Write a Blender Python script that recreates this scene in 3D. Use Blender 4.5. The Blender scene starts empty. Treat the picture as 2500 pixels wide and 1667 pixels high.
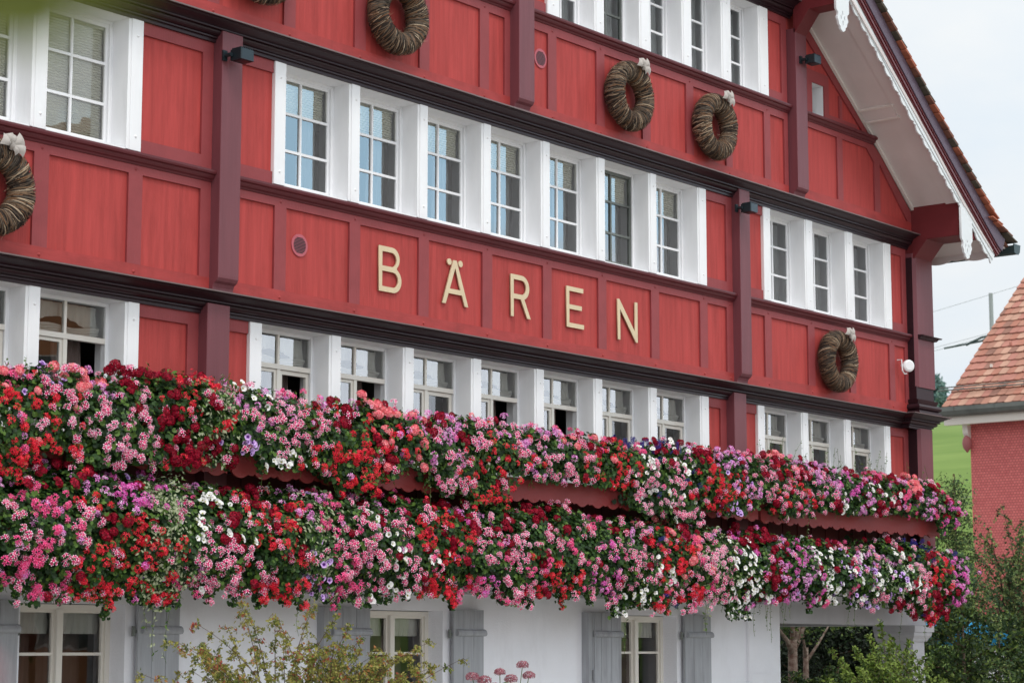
import bpy, bmesh, math, random
import numpy as np
from mathutils import Vector, Matrix
R_ = math.radians
scn = bpy.context.scene
COL = scn.collection

# ------------------------------------------------------------------ camera
cam_d = bpy.data.cameras.new('camera'); cam = bpy.data.objects.new('camera', cam_d); COL.objects.link(cam)
cam.location = (0, -14.536, 1.6)
cam.rotation_euler = (R_(90 + 8.194), 0, R_(-51.206))
cam_d.sensor_width = 36; cam_d.lens = 74.89
cam_d.clip_start = 0.05; cam_d.clip_end = 3000
cam_d.dof.use_dof = True; cam_d.dof.focus_distance = 22.5; cam_d.dof.aperture_fstop = 4.0
scn.camera = cam

# ------------------------------------------------------------------ world (bright overcast with blue breaks) and soft sun
SUN_EL, SUN_AZ = 58.0, 204.0      # azimuth clockwise from +Y : sun stands behind the camera, a little left
world = bpy.data.worlds.new('World'); scn.world = world; world.use_nodes = True
nt = world.node_tree; nt.nodes.clear()
def N(t, tree=None, **kw):
    n = (tree or nt).nodes.new(t)
    for k, v in kw.items(): setattr(n, k, v)
    return n
out = N('ShaderNodeOutputWorld'); bg = N('ShaderNodeBackground'); bg.inputs['Strength'].default_value = 0.1
sky = N('ShaderNodeTexSky', sky_type='NISHITA', sun_disc=False, sun_elevation=R_(SUN_EL), sun_rotation=R_(SUN_AZ))
tc = N('ShaderNodeTexCoord')
mp = N('ShaderNodeMapping'); mp.inputs['Scale'].default_value = (1.0, 1.0, 2.6)
no = N('ShaderNodeTexNoise'); no.inputs['Scale'].default_value = 2.2; no.inputs['Detail'].default_value = 7; no.inputs['Roughness'].default_value = 0.55
nt.links.new(tc.outputs['Generated'], mp.inputs['Vector']); nt.links.new(mp.outputs['Vector'], no.inputs['Vector'])
# low in the south-east (behind the camera): a bright cloud bank near the horizon with a strip of blue above it
def ramp(src, a, b_, c0=0.0, c1=1.0):
    n = N('ShaderNodeMapRange'); n.interpolation_type = 'SMOOTHSTEP'
    n.inputs['From Min'].default_value = a; n.inputs['From Max'].default_value = b_; n.inputs['To Min'].default_value = c0; n.inputs['To Max'].default_value = c1
    nt.links.new(src, n.inputs['Value']); return n.outputs['Result']
def mulv(a, b_):
    n = N('ShaderNodeMath', operation='MULTIPLY'); nt.links.new(a, n.inputs[0]); nt.links.new(b_, n.inputs[1]); return n.outputs['Value']
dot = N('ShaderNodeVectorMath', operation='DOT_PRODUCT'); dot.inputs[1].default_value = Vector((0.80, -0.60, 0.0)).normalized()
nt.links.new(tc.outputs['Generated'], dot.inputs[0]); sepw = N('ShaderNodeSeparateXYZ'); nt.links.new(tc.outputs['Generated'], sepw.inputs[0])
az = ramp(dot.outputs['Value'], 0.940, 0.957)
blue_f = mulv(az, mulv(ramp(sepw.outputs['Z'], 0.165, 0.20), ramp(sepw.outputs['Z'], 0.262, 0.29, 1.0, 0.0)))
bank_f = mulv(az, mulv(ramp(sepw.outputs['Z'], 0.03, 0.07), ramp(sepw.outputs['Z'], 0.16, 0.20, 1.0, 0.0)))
cr = N('ShaderNodeMapRange'); cr.inputs['From Min'].default_value = 0.30; cr.inputs['From Max'].default_value = 0.56; cr.inputs['To Min'].default_value = 0.62; cr.inputs['To Max'].default_value = 1.0
nt.links.new(no.outputs['Fac'], cr.inputs['Value'])
# clouds are brighter towards the veiled sun (south), thinner to the north-east
d2 = N('ShaderNodeVectorMath', operation='DOT_PRODUCT'); d2.inputs[1].default_value = Vector((-0.30, -0.75, 0.55)).normalized()
nt.links.new(tc.outputs['Generated'], d2.inputs[0])
b = N('ShaderNodeMapRange'); b.inputs['From Min'].default_value = -0.6; b.inputs['From Max'].default_value = 1.0; b.inputs['To Min'].default_value = 9.0; b.inputs['To Max'].default_value = 15.0
nt.links.new(d2.outputs['Value'], b.inputs['Value'])
cc = N('ShaderNodeMixRGB', blend_type='MULTIPLY'); cc.inputs['Fac'].default_value = 1; cc.inputs['Color1'].default_value = (0.955, 0.985, 1.0, 1)
nt.links.new(b.outputs['Result'], cc.inputs['Color2'])
mx = N('ShaderNodeMixRGB'); nt.links.new(cr.outputs['Result'], mx.inputs['Fac'])
blu = N('ShaderNodeMixRGB', blend_type='MIX'); blu.inputs['Fac'].default_value = 0.75; blu.inputs['Color2'].default_value = (3.6, 7.2, 11.0, 1)
nt.links.new(sky.outputs['Color'], blu.inputs['Color1'])
nt.links.new(blu.outputs['Color'], mx.inputs['Color1']); nt.links.new(cc.outputs['Color'], mx.inputs['Color2'])
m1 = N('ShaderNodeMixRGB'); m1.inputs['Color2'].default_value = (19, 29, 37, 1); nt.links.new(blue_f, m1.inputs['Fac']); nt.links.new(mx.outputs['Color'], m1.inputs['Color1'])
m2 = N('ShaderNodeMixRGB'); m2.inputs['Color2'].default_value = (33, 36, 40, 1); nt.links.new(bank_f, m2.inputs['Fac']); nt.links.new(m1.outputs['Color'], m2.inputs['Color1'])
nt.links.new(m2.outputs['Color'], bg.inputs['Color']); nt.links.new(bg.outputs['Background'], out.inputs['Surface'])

sun_d = bpy.data.lights.new('sun', 'SUN'); sun = bpy.data.objects.new('sun', sun_d); COL.objects.link(sun)
sun_d.energy = 1.35; sun_d.angle = R_(18); sun_d.color = (1.0, 0.965, 0.91)
sd = Vector((math.sin(R_(SUN_AZ)) * math.cos(R_(SUN_EL)), math.cos(R_(SUN_AZ)) * math.cos(R_(SUN_EL)), math.sin(R_(SUN_EL))))
sun.rotation_euler = (-sd).to_track_quat('-Z', 'Y').to_euler()
scn.view_settings.view_transform = 'Standard'; scn.view_settings.look = 'None'; scn.view_settings.exposure = 0.0; scn.view_settings.gamma = 1.0
try: scn.view_settings.use_curve_mapping = False
except Exception: pass
try: scn.cycles.transparent_max_bounces = 24
except Exception: pass

# ------------------------------------------------------------------ materials
def lin(r, g, b):
    f = lambda c: (c / 255 / 12.92) if c / 255 <= 0.04045 else ((c / 255 + 0.055) / 1.055) ** 2.4
    return (f(r), f(g), f(b), 1)
def scale(c, k): return (min(c[0] * k, 1), min(c[1] * k, 1), min(c[2] * k, 1), 1)
MATS = {}
def mat(name, col, rough=0.6, var=0.0, vscale=(1, 1, 1), vdetail=4, nscale=3.0, bump=0.0, bscale=60.0, bvec=None, spec=0.35, col2=None, metal=0.0, trans=0.0, grime=0.0):
    m = bpy.data.materials.new(name); m.use_nodes = True; t = m.node_tree; t.nodes.clear()
    o = N('ShaderNodeOutputMaterial', t); p = N('ShaderNodeBsdfPrincipled', t); t.links.new(p.outputs[0], o.inputs[0])
    p.inputs['Roughness'].default_value = rough; p.inputs['Specular IOR Level'].default_value = spec; p.inputs['Metallic'].default_value = metal
    p.inputs['Base Color'].default_value = col
    if trans: 
        p.inputs['Transmission Weight'].default_value = 0
        p.inputs['Subsurface Weight'].default_value = 0
    geo = N('ShaderNodeNewGeometry', t)
    src = None
    if var or col2:
        mpn = N('ShaderNodeMapping', t); mpn.inputs['Scale'].default_value = vscale; t.links.new(geo.outputs['Position'], mpn.inputs['Vector'])
        nz = N('ShaderNodeTexNoise', t); nz.inputs['Scale'].default_value = nscale; nz.inputs['Detail'].default_value = vdetail; nz.inputs['Roughness'].default_value = 0.6
        t.links.new(mpn.outputs[0], nz.inputs['Vector'])
        rr = N('ShaderNodeMapRange', t); rr.inputs['From Min'].default_value = 0.32; rr.inputs['From Max'].default_value = 0.68
        t.links.new(nz.outputs['Fac'], rr.inputs['Value'])
        c = N('ShaderNodeMixRGB', t); c.inputs['Color1'].default_value = scale(col, 1 - var) if not col2 else col; c.inputs['Color2'].default_value = col2 or scale(col, 1 + var)
        t.links.new(rr.outputs[0], c.inputs['Fac']); src = c.outputs[0]
    if grime:
        nz2 = N('ShaderNodeTexNoise', t); nz2.inputs['Scale'].default_value = 1.1; nz2.inputs['Detail'].default_value = 8; nz2.inputs['Roughness'].default_value = 0.7
        mp2 = N('ShaderNodeMapping', t); mp2.inputs['Scale'].default_value = (3.2, 3.2, 0.8); t.links.new(geo.outputs['Position'], mp2.inputs['Vector']); t.links.new(mp2.outputs[0], nz2.inputs['Vector'])
        r2 = N('ShaderNodeMapRange', t); r2.inputs['From Min'].default_value = 0.5; r2.inputs['From Max'].default_value = 0.75; r2.inputs['To Max'].default_value = grime
        t.links.new(nz2.outputs['Fac'], r2.inputs['Value'])
        g = N('ShaderNodeMixRGB', t, blend_type='MULTIPLY'); g.inputs['Color2'].default_value = (0.45, 0.42, 0.42, 1)
        t.links.new(r2.outputs[0], g.inputs['Fac'])
        if src: t.links.new(src, g.inputs['Color1'])
        else: g.inputs['Color1'].default_value = col
        src = g.outputs[0]
    if src: t.links.new(src, p.inputs['Base Color'])
    if bump:
        mb = N('ShaderNodeMapping', t); mb.inputs['Scale'].default_value = bvec or (1, 1, 1); t.links.new(geo.outputs['Position'], mb.inputs['Vector'])
        nb = N('ShaderNodeTexNoise', t); nb.inputs['Scale'].default_value = bscale; nb.inputs['Detail'].default_value = 3; t.links.new(mb.outputs[0], nb.inputs['Vector'])
        bp = N('ShaderNodeBump', t); bp.inputs['Strength'].default_value = bump; bp.inputs['Distance'].default_value = 0.01
        t.links.new(nb.outputs['Fac'], bp.inputs['Height']); t.links.new(bp.outputs[0], p.inputs['Normal'])
    MATS[name] = m; return m
GR = (9, 9, 0.7)     # vertical grain
def leafmat(name, col, tr=0.25, rough=0.5):
    m = bpy.data.materials.new(name); m.use_nodes = True; t = m.node_tree; t.nodes.clear()
    o = N('ShaderNodeOutputMaterial', t); p = N('ShaderNodeBsdfPrincipled', t); p.inputs['Base Color'].default_value = col
    p.inputs['Roughness'].default_value = rough; p.inputs['Specular IOR Level'].default_value = 0.3
    tr_ = N('ShaderNodeBsdfTranslucent', t); tr_.inputs['Color'].default_value = col
    a = N('ShaderNodeMixShader', t); a.inputs['Fac'].default_value = tr
    t.links.new(p.outputs[0], a.inputs[1]); t.links.new(tr_.outputs[0], a.inputs[2]); t.links.new(a.outputs[0], o.inputs[0])
    MATS[name] = m; return m

M_panel = mat('red_panel_paint', lin(174, 69, 66), 0.66, var=0.15, vscale=(7, 7, 0.45), nscale=2.2, vdetail=8, bump=0.35, bscale=90, bvec=(1, 1, 0.05), grime=0.42, spec=0.2)
M_rail = mat('rose_framing_paint', lin(144, 62, 65), 0.6, var=0.08, vscale=(1.5, 1.5, 1.5), nscale=3, bump=0.2, bscale=80, bvec=(1, 1, 0.1))
M_brail = mat('red_rail_paint', lin(164, 59, 57), 0.6, var=0.14, vscale=(1, 1, 3), nscale=3, bump=0.2, bscale=80, bvec=(0.1, 1, 1), grime=0.45)
M_post = mat('purple_brown_post_paint', lin(114, 62, 69), 0.5, var=0.08, vscale=GR, nscale=1.5, bump=0.2, bscale=80, bvec=(1, 1, 0.05))
M_corn = mat('dark_cornice_paint', lin(44, 25, 31), 0.42, var=0.15, vscale=(0.5, 4, 8), nscale=3, spec=0.28)
M_sill = mat('dark_red_sill_paint', lin(96, 40, 46), 0.45, var=0.12, vscale=(0.6, 3, 6), nscale=3, spec=0.3, grime=.3)
M_white = mat('white_window_paint', lin(240, 240, 242), 0.5, var=0.025, vscale=(2, 2, 0.5), nscale=2, grime=0.16, bump=0.08, bscale=50, bvec=(1, 1, 0.1))
M_cream = mat('cream_sash_paint', lin(228, 222, 213), 0.42)
M_plaster = mat('white_plaster', lin(240, 240, 246), 0.85, var=0.035, nscale=1.2, bump=0.35, bscale=55, grime=0.16)
M_stone = mat('grey_painted_stone', lin(190, 189, 194), 0.75, var=0.05, nscale=2, bump=0.3, bscale=40, grime=0.2)
M_flash = mat('grey_metal_flashing', lin(128, 112, 112), 0.45, metal=0.3)
M_soffit = mat('taupe_soffit_paint', lin(216, 207, 205), 0.65, var=0.05, nscale=1.5, bump=0.1, bscale=20)
M_soffit2 = mat('pale_soffit_moulding', lin(228, 220, 214), 0.6)
M_beam = mat('dark_red_beam_paint', lin(108, 38, 42), 0.5, var=0.08, vscale=(1, 1, 3), nscale=2, bump=0.15, bscale=50)
M_verge = mat('white_fretwork_paint', lin(226, 230, 232), 0.5, var=0.02, nscale=3)
M_vred = mat('dark_red_verge_paint', lin(104, 38, 42), 0.42, spec=0.5, var=0.1, nscale=2)
M_vpur = mat('violet_brown_verge_paint', lin(92, 76, 90), 0.5, var=0.06, nscale=2)
M_gold = mat('brass_letter', lin(212, 190, 156), 0.5, metal=0.35, var=0.05, nscale=5, spec=0.5)
M_lamp = mat('anthracite_metal', lin(42, 54, 60), 0.38, metal=0.5, spec=0.5)
M_shut = mat('weathered_grey_shutter', lin(164, 166, 171), 0.7, var=0.12, vscale=(8, 8, 0.6), nscale=2, bump=0.4, bscale=60, bvec=(1, 1, 0.05), grime=0.5)
M_dark = mat('dark_interior', lin(70, 68, 66), 0.9)
M_curt = mat('white_curtain', lin(225, 222, 216), 0.85, var=0.04, nscale=4)
M_sheer = mat('grey_sheer_curtain', lin(170, 172, 174), 0.9, var=0.1, vscale=(10, 10, 0.5), nscale=2)
M_dcurt = mat('brown_inner_curtain', lin(112, 96, 92), 0.9, var=0.15, vscale=(10, 10, 0.3), nscale=2)
M_blind = mat('pale_blind_slat', lin(246, 243, 232), 0.6)
M_plastic = mat('white_plastic', lin(236, 236, 238), 0.35, spec=0.5)
M_soil = mat('potting_soil', lin(50, 38, 30), 0.95)
M_apron = mat('red_apron_paint', lin(142, 52, 52), 0.55, var=0.08, nscale=2, bump=0.15, bscale=50)
M_gutter = mat('dark_green_grey_gutter', lin(62, 78, 80), 0.45, metal=0.5)
M_zinc = mat('weathered_zinc', lin(112, 116, 112), 0.5, metal=0.4, var=0.2, nscale=1.5)
M_grass = mat('meadow_grass', lin(90, 118, 46), 0.9, col2=lin(122, 144, 72), vscale=(0.05, 0.03, 0.6), nscale=2.2, vdetail=8, bump=0.6, bscale=2)
M_ground = mat('gravel_ground', lin(150, 147, 140), 0.95, var=0.12, nscale=8, bump=0.5, bscale=40)
M_bark = mat('pale_bark', lin(150, 138, 126), 0.85, col2=lin(96, 70, 60), vscale=(3, 3, 6), nscale=3, bump=0.6, bscale=40)
M_twig = mat('dark_twig', lin(86, 62, 52), 0.8)
M_concrete = mat('grey_concrete_pole', lin(150, 156, 156), 0.8, var=0.05)
M_ribbon = mat('pale_ribbon', lin(186, 178, 172), 0.75, var=0.06, nscale=15, bump=0.3, bscale=200)
M_awning = mat('blue_canvas', lin(38, 150, 205), 0.7)
M_interior_wall = mat('dim_room_wall', lin(120, 116, 112), 0.9)

def glassmat(name, ior, tint=(1, 1, 1, 1)):
    m = bpy.data.materials.new(name); m.use_nodes = True; t = m.node_tree; t.nodes.clear()
    o = N('ShaderNodeOutputMaterial', t); g = N('ShaderNodeBsdfGlossy', t); g.inputs['Roughness'].default_value = 0.004; g.inputs['Color'].default_value = tint
    tr = N('ShaderNodeBsdfTransparent', t); tr.inputs['Color'].default_value = (0.93, 0.95, 0.94, 1)
    f = N('ShaderNodeFresnel', t); f.inputs['IOR'].default_value = ior
    ms = N('ShaderNodeMixShader', t); t.links.new(f.outputs[0], ms.inputs[0]); t.links.new(tr.outputs[0], ms.inputs[1]); t.links.new(g.outputs[0], ms.inputs[2])
    geo = N('ShaderNodeNewGeometry', t); nz = N('ShaderNodeTexNoise', t); nz.inputs['Scale'].default_value = 1.6; t.links.new(geo.outputs['Position'], nz.inputs['Vector'])
    bp = N('ShaderNodeBump', t); bp.inputs['Strength'].default_value = 0.05; bp.inputs['Distance'].default_value = 0.05; t.links.new(nz.outputs['Fac'], bp.inputs['Height'])
    t.links.new(bp.outputs[0], g.inputs['Normal']); t.links.new(ms.outputs[0], o.inputs[0]); return m
M_glass = glassmat('window_glass', 2.15)
M_glass2 = glassmat('old_window_glass', 1.65)

# ------------------------------------------------------------------ geometry helpers
def link(o, parent=None):
    COL.objects.link(o)
    if parent is not None: o.parent = parent
    return o
def thing(name, label, cat, loc=(0, 0, 0), group=None):
    o = bpy.data.objects.new(name, None); COL.objects.link(o); o.location = loc; o.empty_display_size = 0.2
    o['label'] = label; o['category'] = cat
    if group: o['group'] = group
    return o
def tag(o, label, cat, group=None):
    o['label'] = label; o['category'] = cat
    if group: o['group'] = group
    return o
class MB:
    """collects faces, builds ONE mesh object"""
    def __init__(s, origin=(0, 0, 0)): s.v = []; s.f = []; s.m = []; s.o = Vector(origin)
    def add(s, vs, fs, mi=0):
        n = len(s.v); s.v += [tuple(x) for x in vs]; s.f += [tuple(i + n for i in f) for f in fs]; s.m += [mi] * len(fs)
    def box(s, x0, x1, y0, y1, z0, z1, mi=0):
        s.add([(x0, y0, z0), (x1, y0, z0), (x1, y1, z0), (x0, y1, z0), (x0, y0, z1), (x1, y0, z1), (x1, y1, z1), (x0, y1, z1)],
              [(0, 3, 2, 1), (4, 5, 6, 7), (0, 1, 5, 4), (1, 2, 6, 5), (2, 3, 7, 6), (3, 0, 4, 7)], mi)
    def cbox(s, x0, x1, y0, y1, z0, z1, c=0.006, mi=0):
        """box with chamfered vertical front edges (front = y0)"""
        s.prism([(x0, y1), (x0, y0 + c), (x0 + c, y0), (x1 - c, y0), (x1, y0 + c), (x1, y1)], z0, z1, mi)
    def prism(s, xy, z0, z1, mi=0):
        n = len(xy); vs = [(x, y, z0) for x, y in xy] + [(x, y, z1) for x, y in xy]
        s.add(vs, [tuple(range(n))[::-1], tuple(range(n, 2 * n))] + [(i, (i + 1) % n, n + (i + 1) % n, n + i) for i in range(n)], mi)
    def slab(s, xz, y0, y1, mi=0):
        """polygon in the facade plane, extruded in y"""
        n = len(xz); vs = [(x, y0, z) for x, z in xz] + [(x, y1, z) for x, z in xz]
        s.add(vs, [tuple(range(n)), tuple(range(n, 2 * n))[::-1]] + [(i, n + i, n + (i + 1) % n, (i + 1) % n) for i in range(n)], mi)
    def band(s, top, bot, y0, y1, mi=0):
        """closed band between two xz polylines of equal length"""
        n = len(top); vs = []
        for (a, b_) in zip(top, bot): vs += [(a[0], y0, a[1]), (b_[0], y0, b_[1]), (b_[0], y1, b_[1]), (a[0], y1, a[1])]
        fs = []
        for i in range(n - 1):
            p, q = 4 * i, 4 * i + 4
            for k in range(4): fs.append((p + k, p + (k + 1) % 4, q + (k + 1) % 4, q + k))
        fs += [(0, 3, 2, 1), (4 * n - 4, 4 * n - 3, 4 * n - 2, 4 * n - 1)]
        s.add(vs, fs, mi)
    def sweep(s, path, prof, mi=0, caps=True):
        """profile (d outward right of the path, z) swept along an xy path with mitres"""
        P = [Vector(p) for p in path]; n = len(P); k = len(prof); vs = []
        for i in range(n):
            def nrm(a, b_): d = (b_ - a).normalized(); return Vector((d.y, -d.x))
            if i == 0: m = nrm(P[0], P[1])
            elif i == n - 1: m = nrm(P[-2], P[-1])
            else:
                a = nrm(P[i - 1], P[i]); b_ = nrm(P[i], P[i + 1]); m = (a + b_); m = m / max(m.length_squared / 2, 1e-6) if m.length > 1e-6 else a
            for d, z in prof: vs.append((P[i].x + m.x * d, P[i].y + m.y * d, z))
        fs = []
        for i in range(n - 1):
            for j in range(k): fs.append((i * k + j, i * k + (j + 1) % k, (i + 1) * k + (j + 1) % k, (i + 1) * k + j))
        if caps: fs += [tuple(range(k))[::-1], tuple(range((n - 1) * k, n * k))]
        s.add(vs, fs, mi)
    def tube(s, pts, rad, seg=6, mi=0, cap=True):
        P = [Vector(p) for p in pts]; n = len(P); rad = rad if isinstance(rad, (list, tuple)) else [rad] * n
        vs = []; up = Vector((0.13, 0.21, 0.97))
        for i in range(n):
            d = (P[min(i + 1, n - 1)] - P[max(i - 1, 0)]).normalized()
            u = d.cross(up); u = u.normalized() if u.length > 1e-3 else Vector((1, 0, 0)); w = d.cross(u)
            for j in range(seg):
                a = 2 * math.pi * j / seg; vs.append(P[i] + (u * math.cos(a) + w * math.sin(a)) * rad[i])
        fs = [(i * seg + j, i * seg + (j + 1) % seg, (i + 1) * seg + (j + 1) % seg, (i + 1) * seg + j) for i in range(n - 1) for j in range(seg)]
        if cap: fs += [tuple(range(seg))[::-1], tuple(range((n - 1) * seg, n * seg))]
        s.add(vs, fs, mi)
    def nail(s, x, y, z, r=0.013, mi=0):
        vs = [(x + r * math.cos(a), y, z + r * math.sin(a)) for a in [math.pi * k / 3 for k in range(6)]] + [(x, y - r * 0.7, z)]
        s.add(vs, [(i, (i + 1) % 6, 6) for i in range(6)], mi)
    def disc(s, x, y0, y1, z, r, seg=28, mi=0):
        s.slab([(x + r * math.cos(2 * math.pi * k / seg), z + r * math.sin(2 * math.pi * k / seg)) for k in range(seg)], y0, y1, mi)
    def build(s, name, mats, parent=None, smooth=False, bevel=0):
        me = bpy.data.meshes.new(name); o = s.o
        me.from_pydata([(x - o.x, y - o.y, z - o.z) for x, y, z in s.v], [], s.f)
        for m in (mats if isinstance(mats, (list, tuple)) else [mats]): me.materials.append(m)
        me.polygons.foreach_set('material_index', s.m)
        if len(s.f) > 1:
            bm = bmesh.new(); bm.from_mesh(me); bmesh.ops.recalc_face_normals(bm, faces=bm.faces[:]); bm.to_mesh(me); bm.free()
        if smooth: me.polygons.foreach_set('use_smooth', [True] * len(me.polygons))
        ob = bpy.data.objects.new(name, me); link(ob, parent)
        if parent is None: ob.location = o
        else: ob.location = o - Vector(parent_loc(parent))
        if bevel:
            bv = ob.modifiers.new('bevel', 'BEVEL'); bv.width = bevel; bv.segments = 2; bv.limit_method = 'ANGLE'; bv.angle_limit = R_(40)
        return ob
def parent_loc(p):
    v = Vector((0, 0, 0))
    while p is not None: v += p.location; p = p.parent
    return v
def fast_mesh(name, quads, midx, mats, parent=None, loc=(0, 0, 0), smooth=False):
    """quads: (n,4,3) float array in world coordinates"""
    n = len(quads); me = bpy.data.meshes.new(name)
    base = Vector(loc) if parent is None else parent_loc(parent)
    v = (quads.reshape(-1, 3) - np.array(base)).astype(np.float32)
    me.vertices.add(4 * n); me.vertices.foreach_set('co', v.ravel())
    me.loops.add(4 * n); me.loops.foreach_set('vertex_index', np.arange(4 * n, dtype=np.int32))
    me.polygons.add(n); me.polygons.foreach_set('loop_start', np.arange(0, 4 * n, 4, dtype=np.int32)); me.polygons.foreach_set('loop_total', np.full(n, 4, dtype=np.int32))
    for m in mats: me.materials.append(m)
    me.polygons.foreach_set('material_index', midx.astype(np.int32))
    me.update(calc_edges=True)
    ob = bpy.data.objects.new(name, me); link(ob, parent)
    if parent is None: ob.location = loc
    return ob
def shape2d(name, splines, x0, z0, y, depth, m, parent, bev=0.0):
    """flat shape with holes (outer and inner outlines), lying in the facade plane"""
    cu = bpy.data.curves.new(name, 'CURVE'); cu.dimensions = '2D'; cu.fill_mode = 'BOTH'; cu.extrude = depth / 2; cu.bevel_depth = bev
    for pts in splines:
        sp = cu.splines.new('POLY'); sp.points.add(len(pts) - 1)
        for i, (a, b_) in enumerate(pts): sp.points[i].co = (a, b_, 0, 1)
        sp.use_cyclic_u = True
    tmp = bpy.data.objects.new('tmp', cu); COL.objects.link(tmp)
    dg = bpy.context.evaluated_depsgraph_get(); dg.update()
    me = bpy.data.meshes.new_from_object(tmp.evaluated_get(dg)); bpy.data.objects.remove(tmp); bpy.data.curves.remove(cu)
    me.transform(Matrix.Rotation(R_(90), 4, 'X')); me.materials.clear(); me.materials.append(m); me.name = name
    ob = bpy.data.objects.new(name, me); link(ob, parent); ob.location = Vector((x0, y, z0)) - (parent_loc(parent) if parent else Vector())
    return ob
def arc(cx, cz, r, a0, a1, n=10): return [(cx + r * math.cos(R_(a0 + (a1 - a0) * i / n)), cz + r * math.sin(R_(a0 + (a1 - a0) * i / n))) for i in range(n + 1)]

# ================================================================== SETTING
m = MB(); 
m.add([(-400, -400, 0), (70, -400, 0), (70, 600, 0), (-400, 600, 0)], [(0, 1, 2, 3)])
g = m.build('ground', M_ground); g['kind'] = 'structure'
# rising meadow behind the village
nx, ny = 60, 60; vs = []; fs = []
for i in range(nx):
    x = 64 + i * 9.0
    for j in range(ny):
        y = -340 + j * 13.0
        t = max(0, x - 78)
        h = 21.6 * (1 - math.exp(-t / 42.0)) * (1 + 0.10 * math.sin(y * 0.018 + 1.0)) + 0.35 * math.sin(x * 0.21 + y * 0.03) * min(1, t / 30)
        vs.append((x, y, h - 0.35 if x < 70 else h + 0.004))
for i in range(nx - 1):
    for j in range(ny - 1):
        a = i * ny + j; fs.append((a, a + ny, a + ny + 1, a + 1))
m = MB(); m.add(vs, fs); hill = m.build('hill', M_grass, smooth=True); hill['kind'] = 'structure'

# ================================================================== THE GUESTHOUSE
H = thing('guesthouse', 'large red panelled timber guesthouse with white window rows, dark cornices and a tiled gable roof', 'building', (16, 4, 0))
XL, XR = 5.0, 27.70
L0, L1, L2 = 0.10, 0.0, -0.10        # storey planes (each storey juts out a little)

# ---- cornices
def cornice_prof(z): return [(d, z + q) for d, q in ((0, -.005), (.028, -.005), (.028, .026), (.040, .026), (.052, .030), (.052, .044), (.046, .047), (.066, .052), (.084, .062), (.095, .076), (.098, .088), (.084, .091), (.086, .097), (.120, .099),
                             (.124, .104), (.124, .114), (.114, .118), (.126, .128), (.146, .140), (.174, .154), (.196, .166), (.203, .174), (.222, .175), (.228, .179), (.228, .190), (0, .196))]
def flash_prof(z): return [(.0, z + .1965), (.222, z + .1905), (.222, z + .182), (.245, z + .180), (.247, z + .192), (.0, z + .203)]
pathA = [(XL, .12), (27.08, .12), (27.08, -.01), (27.70, -.01), (27.70, 7.0)]
pathB = [(XL, .02), (27.22, .02)]
pathC = [(XL, -.08), (23.92, -.08)]
for nm, p, z in (('a', pathA, 4.712), ('b', pathB, 7.312), ('c', pathC, 9.962)):
    m = MB(); m.sweep(p, cornice_prof(z)); m.build('cornice', M_corn, H)
    m = MB(); m.sweep(p, flash_prof(z)); m.build('cornice_flashing', M_flash, H)

# ---- sill mouldings
def sill_prof(z, k=1.0): return [(-.02, z), (.012, z + .003), (.02, z + .02), (.035, z + .028), (.045, z + .045), (.05, z + .06), (.072, z + .068), (.078, z + .085), (.078, z + .105), (.0, z + .128), (-.02, z + .128)]
def sill(x0, x1, z, base):
    m = MB(); m.sweep([(x0, base), (x1, base)], sill_prof(z)); return m.build('sill_moulding', M_sill, H)
for a, b_ in ((XL, 13.573), (13.839, 22.59), (22.836, 27.19)): sill(a, b_, 5.952, .02)
for a, b_ in ((XL, 17.95), (18.228, 23.84), (24.14, 26.14)): sill(a, b_, 8.642, -.08)
for a, b_ in ((XL, 13.544), (13.83, 22.557), (22.839, 27.3)): sill(a, b_, 3.33, .12)

# ---- storey walls: panelling planes with window openings, framing rails and stiles
def openings_wall(m, x0, x1, z0, z1, y0, y1, ops):
    """wall box minus rectangular openings that span given (xl,xr,zb,zt)"""
    ops = sorted(ops); x = x0
    for (a, b_, c, d) in ops:
        if a > x: m.box(x, a, y0, y1, z0, z1)
        if c > z0: m.box(a, b_, y0, y1, z0, c)
        if d < z1: m.box(a, b_, y0, y1, d, z1)
        x = b_
    if x < x1: m.box(x, x1, y0, y1, z0, z1)
OP1 = [(10.54, 11.430), (11.59, 12.514)] + [(a + .0, b_) for a, b_ in zip([14.533] + [15.603 + 1.057 * k for k in range(6)], [15.449 + 1.057 * k for k in range(7)])] + [(23.487, 24.36), (24.557, 25.437), (25.632, 26.514)]
OP0 = [(10.53, 11.518), (11.67, 12.639)] + list(zip([14.355] + [15.465 + 1.107 * k for k in range(6)], [15.303 + 1.107 * k for k in range(7)])) + [(23.43, 24.351), (24.52, 25.475), (25.645, 26.6)]
OP2 = [(18.832, 19.52), (19.70, 20.43), (20.64, 21.345), (21.545, 22.235), (22.45, 23.12)]
ZB1, ZT1 = 6.085, 7.306; ZB0, ZT0 = 3.46, 4.706; ZB2, ZT2 = 8.775, 9.955
m = MB(); openings_wall(m, XL, XR - .02, 4.80, 7.40, .045, .42, [(a, b_, ZB1 - .02, ZT1) for a, b_ in OP1]); m.build('wall_panelling', M_panel, H)
m = MB(); openings_wall(m, XL, XR - .02, 2.40, 4.80, .145, .50, [(a, b_, ZB0 - .02, ZT0) for a, b_ in OP0]); m.build('wall_panelling', M_panel, H)
gab = lambda x: 10.17 - (x - 24.14) * 0.742
m = MB(); openings_wall(m, XL, 23.9, 7.40, 10.16, -.055, .40, [(a, b_, ZB2 - .02, ZT2) for a, b_ in OP2])
SW = (24.487, 24.811, 8.775, 9.215)
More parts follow.
